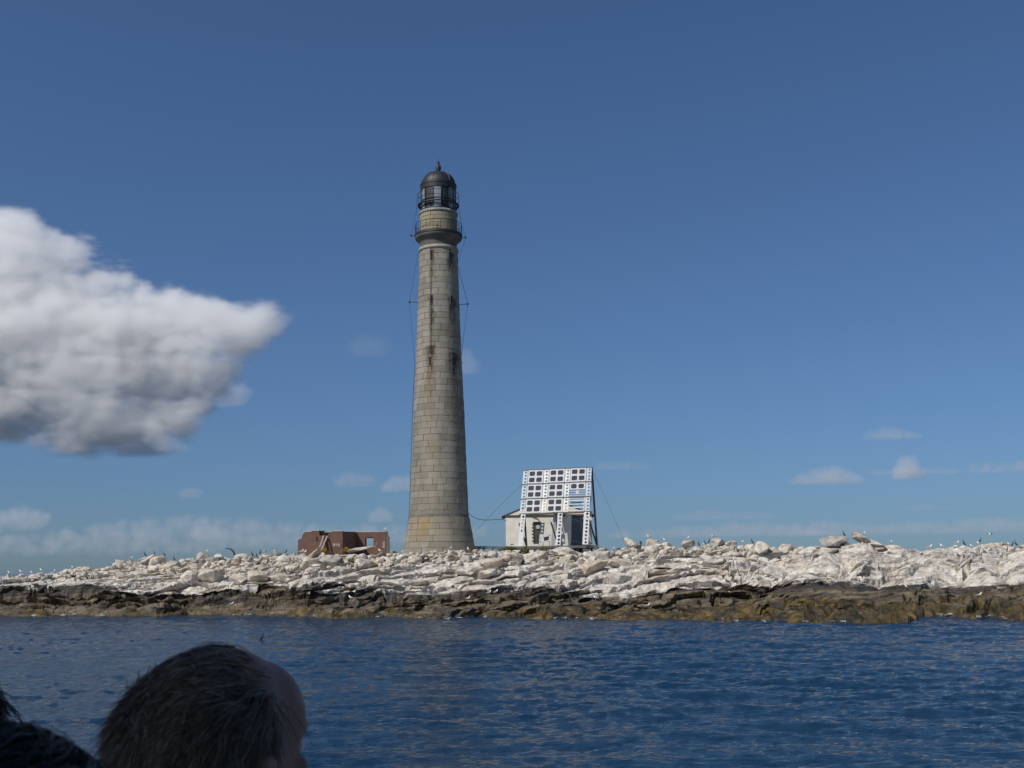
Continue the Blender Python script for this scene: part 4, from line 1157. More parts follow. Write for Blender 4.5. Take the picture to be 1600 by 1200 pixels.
heroes = [  # u, v centre, width, height (photo pixels), tilt, label
 (1283, 862, 56, 15, 1, 'long flat slab with a pale top under the rounded tan boulder at the ridge peak'),
 (1303, 846, 42, 16, 2, 'rounded tan boulder perched on top of the highest heap on the ridge'),
 (1352, 846, 44, 9, -32, 'thin tilted slab leaning down to the right at the highest heap on the ridge'),
 (1366, 852, 46, 9, -28, 'lower tilted slab just right of the thin leaning slab on the highest heap'),
 (1330, 856, 34, 8, -24, 'tilted slab between the rounded tan boulder and the leaning slabs'),
 (883, 864, 42, 17, -4, 'large grey block right below the wide blue-grey panel of the shed'),
 (935, 867, 36, 16, 6, 'large grey wedge-shaped boulder right of the solar rack foot'),
 (927, 886, 40, 20, 12, 'large tan and grey boulder leaning right, below the wedge-shaped boulder'),
 (969, 881, 38, 16, -3, 'large smooth grey block two steps right of the solar rack'),
 (801, 872, 38, 17, -3, 'large flat-topped pale boulder in front of the shed left corner'),
 (768, 879, 36, 14, -3, 'cream and tan block left of the flat-topped boulder by the shed'),
 (987, 850, 28, 12, -32, 'pale slanting boulder on the skyline left of the short dark post'),
 (1019, 851, 20, 15, -8, 'white pointed boulder on the skyline right of the short dark post'),
 (1041, 854, 17, 13, 8, 'small white rounded boulder on the skyline, second right of the short dark post'),
 (485, 882, 33, 16, 8, 'broad pale boulder with a grey base below the left end of the brick ruin'),
 (513, 881, 30, 17, -2, 'broad grey boulder below the leaning boards of the brick ruin'),
 (486, 871, 40, 9, 40, 'long pale slab pointing up right towards the leaning boards'),
 (563, 857.5, 44, 5, 12, 'long pale slab lying below the window opening of the brick ruin'),
 (317, 871, 22, 15, -4, 'blocky white boulder at the left end of the main boulder heap'),
 (334, 876, 20, 11, 5, 'squarish boulder just right of the blocky white boulder at the heap end'),
 (330, 900, 38, 22, 2, 'very large pale boulder low on the slope, left of the heap'),
 (299, 903, 34, 22, 6, 'large white mottled boulder beside the very large pale one low on the slope'),
 (374, 905, 32, 17, -2, 'large mottled grey boulder low on the slope, left one of two neighbours'),
 (404, 902, 32, 19, -10, 'large tan-grey boulder low on the slope, right one of two neighbours'),
 (438, 904, 26, 15, 6, 'small mottled boulder right of the two large low neighbours'),
 (227, 877, 22, 13, 10, 'white boulder with the leftmost cormorant on it'),
 (266, 886, 30, 15, 0, 'rounded grey-white boulder below the row of cormorants at left'),
 (243, 888, 22, 10, 5, 'small grey boulder left of the rounded grey-white boulder'),
 (1229, 858, 22, 12, -18, 'brownish pale boulder at the right end of the middle boulder field'),
 (1122, 848, 24, 12, -14, 'grey-tan pointed boulder on the skyline above the pale sloping shelf'),
 (1141, 850, 18, 10, -12, 'small dark-sided boulder on the skyline right of the pointed one'),
 (1206, 866, 30, 12, 5, 'dark-shadowed boulder above the crease in the white shelf'),
 (590, 873, 28, 15, 14, 'pale slanting boulder below the right end of the brick ruin'),
 (604, 878, 24, 14, -30, 'white split boulder between the brick ruin and the lighthouse'),
 (1330, 862, 46, 12, -12, 'broad pale rock under the leaning slabs of the highest heap'),
 (1372, 859, 34, 10, -18, 'low pale rock at the right foot of the leaning slabs'),
 (1075, 850, 22, 12, 8, 'pale boulder on the skyline under a gull, mid right'),
 (1050, 884, 70, 9, 10, 'long pale rock beam rising right at the edge of the boulder field'),
]
for i, (u, v, w, h, tilt, lab) in enumerate(heroes):
    peak = 1250 < u < 1400 and v < 870
    p = hit(u, v + h * .42)
    if p is None or peak:
        yy = 106.0 if peak else float(y_ridge(u)); p = V(u, v, yy)
    sc_ = p.y / F
    W, H_ = w * sc_, h * sc_
    c = V(u, v, p.y + W * .2)
    lo = 'thin' in lab or 'slab' in lab or 'beam' in lab
    me = SLAB[i % 4] if lo else SH[(i * 5) % 16]
    ex_ = [max(q.co[k] for q in me.vertices) - min(q.co[k] for q in me.vertices) for k in range(3)]
    ce_ = Vector([(max(q.co[k] for q in me.vertices) + min(q.co[k] for q in me.vertices)) / 2 for k in range(3)])
    S3 = Vector((W / ex_[0], W * (1.0 if not lo else .8) / ex_[1], H_ * 1.1 / ex_[2]))
    rotm = Euler((0, R_(-tilt), 0)).to_matrix()
    place(me, c - rotm @ Vector((ce_.x * S3.x, ce_.y * S3.y, ce_.z * S3.z)), S3.x, S3.y, S3.z, (0, R_(-tilt), 0), lab, None)
v_low = prof((160, 886), (200, 890), (300, 906), (480, 902), (540, 890), (640, 884), (760, 882), (860, 884), (960, 885), (1010, 873), (1100, 866), (1240, 866), (1300, 862), (1600, 858))
r = random.Random(21); gen = []
MARKS = [(160, 'on the low left end of the island'), (215, 'left of the leftmost cormorant'), (250, 'under the row of four cormorants'), (300, 'right of the row of four cormorants'),
 (345, 'where the main heap begins at left'), (380, 'below the bent dark pipe'), (425, 'below the three cormorants at left'), (465, 'just left of the brick ruin'),
 (500, 'below the left end of the brick ruin'), (535, 'below the boards leaning on the ruin'), (565, 'below the dark recess of the ruin'), (590, 'below the window opening of the ruin'),
 (632, 'between the ruin and the lighthouse'), (668, 'before the left part of the lighthouse foot'), (705, 'before the middle of the lighthouse foot'), (742, 'before the right part of the lighthouse foot'),
 (788, 'between the lighthouse and the shed'), (830, 'below the left part of the shed'), (865, 'below the brown shed door'), (900, 'below the middle rack leg'), (940, 'below the right rack leg'),
 (990, 'just right of the solar rack'), (1040, 'by the short dark post'), (1085, 'left of the skyline cormorant trio'), (1130, 'below the skyline cormorant trio'),
 (1185, 'by the lone cormorant at mid right'), (1250, 'at the right end of the boulder field'), (9999, 'on the right-hand ridge')]
def regional(u, v, w):
    t = (v - float(v_ridge(u))) / max(4.0, float(v_low(u)) - float(v_ridge(u)))
    row = 'on the skyline' if t < .15 else 'in the upper rows' if t < .42 else 'in the middle rows' if t < .72 else 'in the lowest rows'
    size = 'large' if w > 1.7 else 'fairly large' if w > 1.35 else 'mid-sized' if w > 1.08 else 'smaller'
    mk = [m_ for x, m_ in MARKS if u < x][0]
    return size + ' pale boulder ' + row + ' ' + mk, 'pale boulders strewn along the island'
def add_gen(u, v, wpx, behind=0.0):
    if behind:
        yy = float(y_ridge(u)) + behind; X = (u - 800) / F * yy; p = Vector((X, yy, ground(X, yy)))
    else:
        p = hit(u, v)
        if p is None: return
        p.z = ground(p.x, p.y)
    w = wpx * p.y / F
    gen.append((w, p, u, r.random(), v))
for _ in range(1000):
    u = r.uniform(160, 1250); a, b_ = float(v_ridge(u)) + 1, float(v_low(u))
    if b_ - a < 2: continue
    t = r.random(); v = a + (b_ - a) * t ** 0.9
    wpx = min(34, 6.2 * math.exp(r.gauss(0.35, 0.52)))
    if 775 < u < 940 or 470 < u < 610: v = max(v, a + 4 + wpx * .3)
    if u > 640 and v < a + 7: wpx *= .72
    add_gen(u, v, wpx)
for _ in range(120):
    u = r.choice([r.uniform(-20, 170), r.uniform(1250, 1620)]); a = float(v_ridge(u)) + 1
    add_gen(u, a + r.random() ** 2 * 14, min(16, 5 * math.exp(r.gauss(0.2, 0.4))))
for _ in range(260):
    add_gen(r.uniform(100, 1300), 0, r.uniform(8, 18), r.uniform(0.5, 13))
gen = [g for g in gen if not (abs(g[1].x - TX) < 4.1 and abs(g[1].y - TY) < 3.9) and not (PX0 - .3 < g[1].x < PX1 + .3 and 111.0 < g[1].y < 126)
       and not (V(463, 850, RU).x < g[1].x < V(537, 850, RU).x and RU - .2 < g[1].y < RU + 1) and not (V(537, 850, RU).x - 1 < g[1].x < V(605, 850, RU + 4).x and RU + 3.6 < g[1].y < RU + 5.5)]
front = [g for g in gen if g[1].y < float(y_ridge(g[2])) + 0.4]; front.sort(key=lambda g: -g[0])
named_b = set(id(g) for g in front[:300 - len(heroes)])
rv_, rf_, rt_ = [], [], []
for g in gen:
    w, p, u, q, v_ = g
    me = SH[int(q * 1e4) % 16]
    hs = r.uniform(0.75, 1.15); ds = r.uniform(0.75, 1.1)
    rot = (r.gauss(0, .3), r.gauss(-.08, .3), r.uniform(0, 6.28))
    pos = p + Vector((0, 0, w * r.uniform(0.05, 0.22)))
    if id(g) in named_b:
        lab, grp = regional(u, v_, w); place(me, pos, w, w * ds, w * hs, rot, lab, grp)
    else:
        M = Matrix.Translation(pos) @ Euler(rot).to_matrix().to_4x4() @ Matrix.Diagonal((w, w * ds, w * hs, 1))
        co = np.empty(len(me.vertices) * 3); me.vertices.foreach_get('co', co); co = co.reshape(-1, 3)
        Mn = np.array(M); co = co @ Mn[:3, :3].T + Mn[:3, 3]
        tri = np.empty(len(me.polygons) * 3, dtype=np.int32); me.polygons.foreach_get('vertices', tri)
        rf_.append(tri.reshape(-1, 3) + sum(len(x) for x in rv_)); rv_.append(co); rt_.append(np.full(len(co), q))
vv = np.concatenate(rv_); ff = np.concatenate(rf_); tt = np.concatenate(rt_)
me = bpy.data.meshes.new('small_boulders'); me.vertices.add(len(vv)); me.vertices.foreach_set('co', vv.ravel())
me.loops.add(ff.size); me.loops.foreach_set('vertex_index', ff.ravel().astype(np.int32)); me.polygons.add(len(ff)); me.polygons.foreach_set('loop_start', np.arange(0, ff.size, 3, dtype=np.int32))
me.update(calc_edges=True); a = me.attributes.new('tone', 'FLOAT', 'POINT'); a.data.foreach_set('value', tt.astype(np.float32)); me.materials.append(M_BOULDER)
o = bpy.data.objects.new('small_boulders', me); COL.objects.link(o); tag(o, 'smaller pale boulders and rubble filling the heaps along the ridge', 'rubble', kind='stuff')
# ------------------------------------------------------------------ birds
M_FEATHER = simple('white_feathers', (0.80, 0.80, 0.78), 0.8, 0.08, 8, bmp=0)
M_GREYF = simple('grey_feathers', (0.30, 0.31, 0.33), 0.8, 0.2, 8, bmp=0)
M_BLACKF = simple('black_feathers', (0.014, 0.014, 0.016), 0.6, 0.3, 8, bmp=0)
M_BEAK = simple('yellow_beak', (0.55, 0.36, 0.05), 0.5, 0.1, 8, bmp=0)
def loft(rings, n=10):
    """closed body along the given rings: (x, z, half width, half height)"""
    mb = MB(); vs = []
    for i, (x, z, w, h) in enumerate(rings):
        a = rings[max(i - 1, 0)]; b2 = rings[min(i + 1, len(rings) - 1)]
        t = Vector((b2[0] - a[0], 0, b2[1] - a[1])).normalized(); nn = Vector((-t.z, 0, t.x))
        for k in range(n):
            q = 2 * math.pi * k / n; vs.append(Vector((x, 0, z)) + nn * h * math.cos(q) + Vector((0, 1, 0)) * w * math.sin(q))
    fs = [(i * n + k, i * n + (k + 1) % n, (i + 1) * n + (k + 1) % n, (i + 1) * n + k) for i in range(len(rings) - 1) for k in range(n)]
    fs += [tuple(range(n - 1, -1, -1)), tuple((len(rings) - 1) * n + k for k in range(n))]
    return vs, fs
def bird_proto(kind):
    e = bpy.data.objects.new({'gull': 'gull', 'cormorant': 'cormorant', 'flying': 'gull', 'swim': 'cormorant'}[kind], None)
    def part(name, vs, fs, mat):
        me = mesh_from(name, vs, fs, True); me.materials.append(mat)
        o = bpy.data.objects.new(name, me); o.parent = e; return o
    P = []
    if kind in ('gull', 'flying'):
        P.append(part('body', *loft([(-.30, .20, .015, .01), (-.24, .21, .035, .022), (-.14, .235, .07, .06), (-.02, .255, .095, .085), (.09, .29, .085, .085), (.14, .35, .055, .055), (.155, .40, .042, .045), (.175, .44, .046, .046), (.205, .452, .034, .034), (.225, .45, .014, .015)]), M_FEATHER))
        P.append(part('beak', *loft([(.218, .45, .014, .016), (.255, .445, .009, .012), (.28, .436, .003, .004)], 6), M_BEAK))
    else:
        P.append(part('body', *loft([(-.34, .05, .03, .01), (-.24, .12, .045, .02), (-.14, .19, .07, .06), (-.03, .30, .10, .095), (.05, .42, .085, .085), (.08, .52, .045, .05), (.07, .60, .033, .036), (.075, .68, .03, .032), (.10, .735, .034, .035), (.14, .745, .026, .026), (.165, .745, .012, .012)]), M_BLACKF))
        P.append(part('beak', *loft([(.16, .745, .012, .012), (.21, .745, .008, .008), (.245, .735, .004, .006)], 6), M_BEAK))
    for s_ in (-1, 1):
        if kind == 'gull':
            P.append(part('wing', [(x, s_ * y, z) for x, y, z in ((.10, .07, .30), (.02, .102, .32), (-.15, .085, .285), (-.34, .03, .235), (-.20, .06, .22), (-.02, .108, .24), (.08, .09, .26), (.0, .05, .345), (-.18, .03, .29))],
                          [(0, 1, 5, 6), (1, 2, 4, 5), (2, 3, 4), (0, 7, 1), (1, 7, 8, 2), (2, 8, 3)], M_GREYF))
        elif kind == 'flying':
            P.append(part('wing', [(x, s_ * y, z) for x, y, z in ((.10, .06, .30), (.14, .32, .44), (-.02, .66, .38), (-.06, .62, .375), (.0, .32, .425), (-.10, .06, .285), (.09, .06, .275), (.12, .32, .425))],
                          [(0, 1, 4, 5), (1, 2, 3, 4), (7, 6, 5, 4), (2, 7, 4, 3), (0, 6, 7, 1), (1, 7, 2)], M_GREYF))
        elif kind == 'cormorant':
            P.append(part('wing', [(x, s_ * y, z) for x, y, z in ((.07, .07, .45), (.02, .108, .38), (-.12, .09, .22), (-.30, .03, .08), (-.14, .06, .28), (-.02, .06, .42))], [(0, 1, 2, 4, 5), (2, 3, 4)], M_BLACKF))
        if kind in ('gull', 'cormorant'):
            mb = MB(); x0 = 0.0 if kind == 'gull' else -.04
            mb.tube([(x0, s_ * .04, .22), (x0 + .01, s_ * .04, .1), (x0, s_ * .04, 0.0)], 0.011, 5)
            mb.add([(x0 - .01, s_ * .03, 0), (x0 - .01, s_ * .05, 0), (x0 + .07, s_ * .065, 0), (x0 + .07, s_ * .015, 0), (x0, s_ * .04, .012)], [(0, 1, 2, 3), (0, 4, 1), (1, 4, 2), (2, 4, 3), (3, 4, 0)])
            P.append(part('leg', mb.v, mb.f, M_BEAK if kind == 'gull' else M_BLACKF))
    return e, P
PROTO = {k: bird_proto(k) for k in ('gull', 'cormorant', 'flying', 'swim')}
bpy.context.view_layer.update()
dg_ = bpy.context.evaluated_depsgraph_get()
def cast(u, v, anyob=True):
    d = Vector(ray(u, v)).normalized(); h, p, nn, idx, ob, _ = scene.ray_cast(dg_, Vector((0, 0, CAMZ)), d)
    if h and (ob.name.startswith('sea') or (not anyob and not ob.name.startswith(('boulder', 'rocky', 'small_b', 'plank', 'front_beam'))))  : return None
    return p if h else None
rbd = random.Random(33)
def bird(kind, u, v, label, sky=True, sc_=1.0, group=None):
    p = None
    onruin = 'brick ruin' in label and 'on top' in label
    if kind == 'flying': p = V(u, v, 100) - Vector((0, 0, .3))
    elif kind == 'swim':
        d = ray(u, v); k = -CAMZ / d[2]; p = Vector((d[0] * k, d[1] * k, -0.12))
    elif sky:
        vv_ = v - 14; q = None
        while vv_ < v + 22:
            q = cast(u, vv_, onruin)
            if q is not None: break
            vv_ += 0.4
        p = q
    else:
        p = cast(u, v)
    if p is None: p = V(u, v, float(y_ridge(u)))
    e, parts = PROTO[kind]
    o = e.copy(); COL.objects.link(o); o.location = p - Vector((0, 0, 0.01))
    o.rotation_euler = (0, 0, rbd.choice([rbd.uniform(-.6, .6), math.pi + rbd.uniform(-.6, .6), rbd.uniform(0, 6.28)]))
    s_ = sc_ * rbd.uniform(0.82, 0.98); o.scale = (s_, s_, s_)
    tag(o, label, {'gull': 'gull', 'flying': 'gull', 'cormorant': 'cormorant', 'swim': 'cormorant'}[kind], group)
    for q in parts:
        c = q.copy(); COL.objects.link(c); c.parent = o
GS, CS = 'white gulls perched along the island', 'black cormorants perched along the skyline'
G = [
 (14.6, 899, 'leftmost white gull, on the low pale ledge at the left edge'), (33, 898, 'second white gull from the left edge, on the low pale ledge'),
 (49.5, 895, 'third white gull from the left edge, against the sea horizon'), (65, 896, 'fourth white gull from the left edge, low against the sea'),
 (85, 895, 'fifth white gull from the left edge, where the pale ridge starts to rise'), (114, 886, 'white gull alone on the first hump of the ridge at left'),
 (204, 877, 'white gull just left of the leftmost cormorant'), (322.8, 865, 'white gull on the blocky white boulder at the left end of the heap'),
 (413.7, 868, 'white gull right of the cormorants left of the brick ruin'), (426.8, 867, 'white gull alone between the cormorants and the brick ruin'),
 (471.3, 862, 'white gull at the left foot of the brick ruin, left of a pair'), (476.5, 860, 'white gull at the left foot of the brick ruin, right of a pair'),
 (628.8, 851, 'white gull on the boulders between the brick ruin and the lighthouse'), (681, 856, 'white gull before the middle of the lighthouse foot'),
 (703.4, 861, 'white gull before the lighthouse foot, right of its middle'), (731.6, 860, 'white gull before the right edge of the lighthouse foot'),
 (748, 862, 'white gull just right of the lighthouse foot'), (799, 859, 'white gull in front of the left corner of the shed'),
 (594, 853, 'white gull below the right end of the brick ruin beside the window'),
 (957.8, 851, 'white gull on the skyline nearest the right of the solar rack'), (1014, 846, 'white gull on the skyline just right of the short dark post'),
 (1039, 847, 'white gull on the second skyline boulder right of the short dark post'), (1075, 847, 'white gull on the skyline left of the trio of cormorants'),
 (1099, 847, 'white gull standing among the trio of cormorants'), (1114, 847, 'white gull just right of the trio of cormorants'),
 (1159, 850, 'white gull alone on the skyline left of a single cormorant'), (1349.5, 839, 'white gull on the tip of the leaning slabs at the highest heap'),
 (1391.5, 855, 'white gull just right of the highest heap on the ridge'), (1453, 858, 'white gull in the dip of the skyline right of the highest heap'),
 (1472.4, 858, 'white gull second from the dip of the skyline'), (1495.5, 848, 'white gull left of the single cormorant near the right edge'),
 (1519, 849, 'white gull between two cormorants near the right edge'), (1529.6, 849, 'white gull touching a cormorant near the right edge'),
 (1577, 849, 'white gull left of the cormorant pair at the right edge'),
]
for u, v, lab in G: bird('gull', u, v, lab, True, 1.0, GS)
for u, v, lab in [
 (483.4, 932, 'white gull on the dark rock ledge below the brick ruin'), (362, 947, 'white gull low on the dark rock at left, near the water'),
 (548.5, 938, 'white gull on the dark rock between the ruin and the lighthouse'), (670.6, 927, 'white gull at the edge of the dark rock below the lighthouse'),
 (764, 930, 'white gull on the dark rock right of the lighthouse'), (731.6, 939, 'white gull lying low on the dark rock below the lighthouse'),
 (774.7, 929, 'small gull beside another on the dark rock right of the lighthouse'), (931, 938, 'white gull on the dark rock below the solar rack'),
 (1012, 951, 'white gull low near the weed right of the solar rack'), (1142.5, 932, 'white gull on the dark rock mid right'),
 (1416, 921, 'white gull lying below the white shelf at right'), (1530.4, 934, 'white gull on the dark rock near the right edge'),
 (1399.8, 908, 'white gull on the lower lip of the white shelf at right'), (1332, 892, 'white gull resting on the white shelf at right'), (812, 893, 'white gull on the pale ledge below the shed')]:
    bird('gull', u, v, lab, False, 1.0, GS)
for u, v, lab in [
 (226.6, 872, 'leftmost cormorant, the largest of the row of four at left'), (241, 875, 'second cormorant of the row of four at left'),
 (256.6, 876, 'third cormorant of the row of four at left'), (272, 878, 'rightmost cormorant of the row of four at left'),
 (394, 870, 'crouching cormorant, left of three left of the brick ruin'), (401, 869, 'middle cormorant of three left of the brick ruin'), (406.5, 868, 'right cormorant of three left of the brick ruin'),
 (447, 867, 'single cormorant just left of the brick ruin'), (1092, 847, 'left cormorant of the trio on the skyline mid right'), (1101.5, 847, 'middle cormorant of the trio on the skyline mid right'),
 (1108, 846, 'right cormorant of the trio on the skyline mid right'), (1175.5, 851, 'single cormorant on the skyline right of a lone gull'),
 (1318.8, 841, 'cormorant standing at the very top of the highest heap'), (1506.6, 850, 'single hunched cormorant on the skyline near the right edge'),
 (1532, 848, 'cormorant touching a white gull near the right edge'), (1582.4, 847, 'left cormorant of the pair at the right edge'), (1587.5, 847, 'right cormorant of the pair at the right edge')]:
    bird('cormorant', u, v, lab, True, 0.85, CS)
bird('cormorant', 1574, 862, 'cormorant sitting low on the pale rock below the pair at the right edge', False, 0.8, CS)
bird('flying', 1548, 834, 'white gull flying above the skyline near the right edge', False, 0.95)
bird('gull', 601, 826, 'white gull on top of the right corner of the brick ruin', True, 1.0, GS)
bird('swim', 409.5, 999, 'dark cormorant swimming on the open water behind the balding head', False, 0.75)
# ------------------------------------------------------------------ clouds (real volumes, far off)
def mat_cloud(name, dens):
    m = bpy.data.materials.new(name); m.use_nodes = True; n, l = m.node_tree.nodes, m.node_tree.links
    n.remove(n['Principled BSDF']); v = n.new('ShaderNodeVolumePrincipled')
    v.inputs['Color'].default_value = (0.97, 0.97, 0.97, 1); v.inputs['Anisotropy'].default_value = 0.1
    v.inputs['Density Attribute'].default_value = 'density'
    v.inputs['Density'].default_value = dens
    l.new(v.outputs[0], n['Material Output'].inputs['Volume']); return m
def cloud_nodes(name, seedob, mat, R, warp, nscale, lo, hi, res, zb, edge, solid=1.0, det=8.0):
    g = bpy.data.node_groups.new(name, 'GeometryNodeTree')
    g.interface.new_socket('Geometry', in_out='INPUT', socket_type='NodeSocketGeometry')
    g.interface.new_socket('Geometry', in_out='OUTPUT', socket_type='NodeSocketGeometry')
    N, L = g.nodes, g.links
    gi, go = N.new('NodeGroupInput'), N.new('NodeGroupOutput')
    pos = N.new('GeometryNodeInputPosition')
    st_ = N.new('ShaderNodeVectorMath'); st_.operation = 'MULTIPLY'; L.new(pos.outputs[0], st_.inputs[0]); st_.inputs[1].default_value = (0.5, 0.6, 1.25)
    def nz(scale, detail, rough):
        t = N.new('ShaderNodeTexNoise'); t.inputs['Scale'].default_value = scale; t.inputs['Detail'].default_value = detail; t.inputs['Roughness'].default_value = rough; t.inputs['Distortion'].default_value = 0.35
        L.new(st_.outputs[0], t.inputs['Vector']); return t
    n1 = nz(nscale, det, 0.72); n2 = nz(nscale * 0.4, 2.0, 0.5)
    # warp the lookup position so that lobes curl
    sub = N.new('ShaderNodeVectorMath'); sub.operation = 'SUBTRACT'; L.new(n2.outputs['Color'], sub.inputs[0]); sub.inputs[1].default_value = (.5, .5, .5)
    sc_ = N.new('ShaderNodeVectorMath'); sc_.operation = 'SCALE'; L.new(sub.outputs[0], sc_.inputs[0]); sc_.inputs['Scale'].default_value = R * 1.6
    ad = N.new('ShaderNodeVectorMath'); ad.operation = 'ADD'; L.new(pos.outputs[0], ad.inputs[0]); L.new(sc_.outputs[0], ad.inputs[1])
    px = N.new('GeometryNodeProximity'); px.target_element = 'POINTS'
    oi = N.new('GeometryNodeObjectInfo'); oi.inputs[0].default_value = seedob; oi.transform_space = 'ORIGINAL'
    L.new(oi.outputs['Geometry'], px.inputs[0])
    sp = [s for s in px.inputs if s.name in ('Sample Position', 'Source Position')][0]; L.new(ad.outputs[0], sp)
    def M(op, a, b2=0.0, cl=False):
        t = N.new('ShaderNodeMath'); t.operation = op; t.use_clamp = cl
        for i, q in enumerate((a, b2)):
            if hasattr(q, 'is_output'): L.new(q, t.inputs[i])
            else: t.inputs[i].default_value = q
        return t.outputs[0]
    d = M('SUBTRACT', R * solid, px.outputs['Distance'])
    nn = M('MULTIPLY', M('SUBTRACT', n1.outputs[0], 0.5), warp * R)
    d = M('ADD', d, nn)
    dens = M('DIVIDE', d, edge, True)
    sz = N.new('ShaderNodeSeparateXYZ'); L.new(pos.outputs[0], sz.inputs[0])
    base = M('DIVIDE', M('ADD', M('SUBTRACT', sz.outputs[2], zb), M('MULTIPLY', M('SUBTRACT', n2.outputs[0], .5), R * .9)), R * 0.35, True)
    dens = M('MULTIPLY', dens, base)
    vc = N.new('GeometryNodeVolumeCube'); L.new(dens, vc.inputs['Density'])
    vc.inputs['Min'].default_value = lo; vc.inputs['Max'].default_value = hi
    vc.inputs['Resolution X'].default_value, vc.inputs['Resolution Y'].default_value, vc.inputs['Resolution Z'].default_value = res
    sm = N.new('GeometryNodeSetMaterial'); L.new(vc.outputs[0], sm.inputs[0]); sm.inputs['Material'].default_value = mat
    L.new(sm.outputs[0], go.inputs[0])
    return g
def inside(poly, u, v):
    c = False; n = len(poly)
    for i in range(n):
        (x0, y0), (x1, y1) = poly[i], poly[(i + 1) % n]
        if (y0 > v) != (y1 > v) and u < (x1 - x0) * (v - y0) / (y1 - y0) + x0: c = not c
    return c
def edge_d(poly, u, v):
    best = 1e9; n = len(poly)
    for i in range(n):
        (x0, y0), (x1, y1) = poly[i], poly[(i + 1) % n]
        dx, dy = x1 - x0, y1 - y0; t = max(0, min(1, ((u - x0) * dx + (v - y0) * dy) / (dx * dx + dy * dy)))
        best = min(best, math.hypot(u - x0 - dx * t, v - y0 - dy * t))
    return best
def cloud(name, poly, Rpx, D, res_m, dens, label, seed, warp=1.3, npts=900, thick=1.0, edge=0.5, ns=1.0, group=None, solid=1.0, inset=.72):
    r = random.Random(seed); pts = []
    us = [p[0] for p in poly]; vs = [p[1] for p in poly]
    tries = 0
    while len(pts) < npts and tries < npts * 60:
        tries += 1
        u, v = r.uniform(min(us), max(us)), r.uniform(min(vs), max(vs))
        if not inside(poly, u, v): continue
        d = edge_d(poly, u, v)
        if d < Rpx * inset * r.uniform(.8, 1.2): continue
        half = math.sqrt(max(d, 1)) * math.sqrt(60) * thick
        pts.append(V(u, v, D + r.uniform(-1, 1) * half * D / F))
    if not pts: pts = [V(sum(us) / len(us), sum(vs) / len(vs), D)]
    R = Rpx * D / F
    c = Vector((sum(p.x for p in pts) / len(pts), D, sum(p.z for p in pts) / len(pts)))
    pts = [p - c for p in pts]
    me = bpy.data.meshes.new(name); me.from_pydata([tuple(p) for p in pts], [], [])
    lo = [min(p[i] for p in pts) - R * 1.7 for i in range(3)]; hi = [max(p[i] for p in pts) + R * 1.7 for i in range(3)]
    zb = V(800, max(vs) - Rpx * .25, D).z - c.z
    res = tuple(max(12, min(300, int((hi[i] - lo[i]) / res_m))) for i in range(3))
    so = bpy.data.objects.new(name + '_centres', me)
    o = bpy.data.objects.new(name, bpy.data.volumes.new(name)); COL.objects.link(o); o.location = c
    g = cloud_nodes(name + '_nodes', so, mat_cloud(name, dens), R, warp, ns * 1.0 / (R * 1.25), lo, hi, res, zb, R * edge, solid)
    md = o.modifiers.new('cloud', 'NODES'); md.node_group = g
    tag(o, label, 'cloud', group)
    return o
BIG = [(-420, 420), (-250, 360), (-80, 340), (0, 326), (40, 328), (80, 350), (118, 375), (150, 398), (200, 405), (250, 436), (300, 448), (340, 458), (372, 466), (410, 462), (443, 474), (436, 512), (400, 560), (378, 610), (330, 655), (318, 680), (272, 716), (200, 716), (120, 708), (0, 698), (-200, 700), (-420, 690)]
cloud('cumulus_cloud', BIG, 26, 3000, 4.6, 0.025, 'large white and grey cumulus cloud at the left edge of the sky', 4, 6.2, 6500, 1.0, 1.2, 0.40, solid=1.0, inset=.95)
SC = 'small faint clouds low over the horizon'
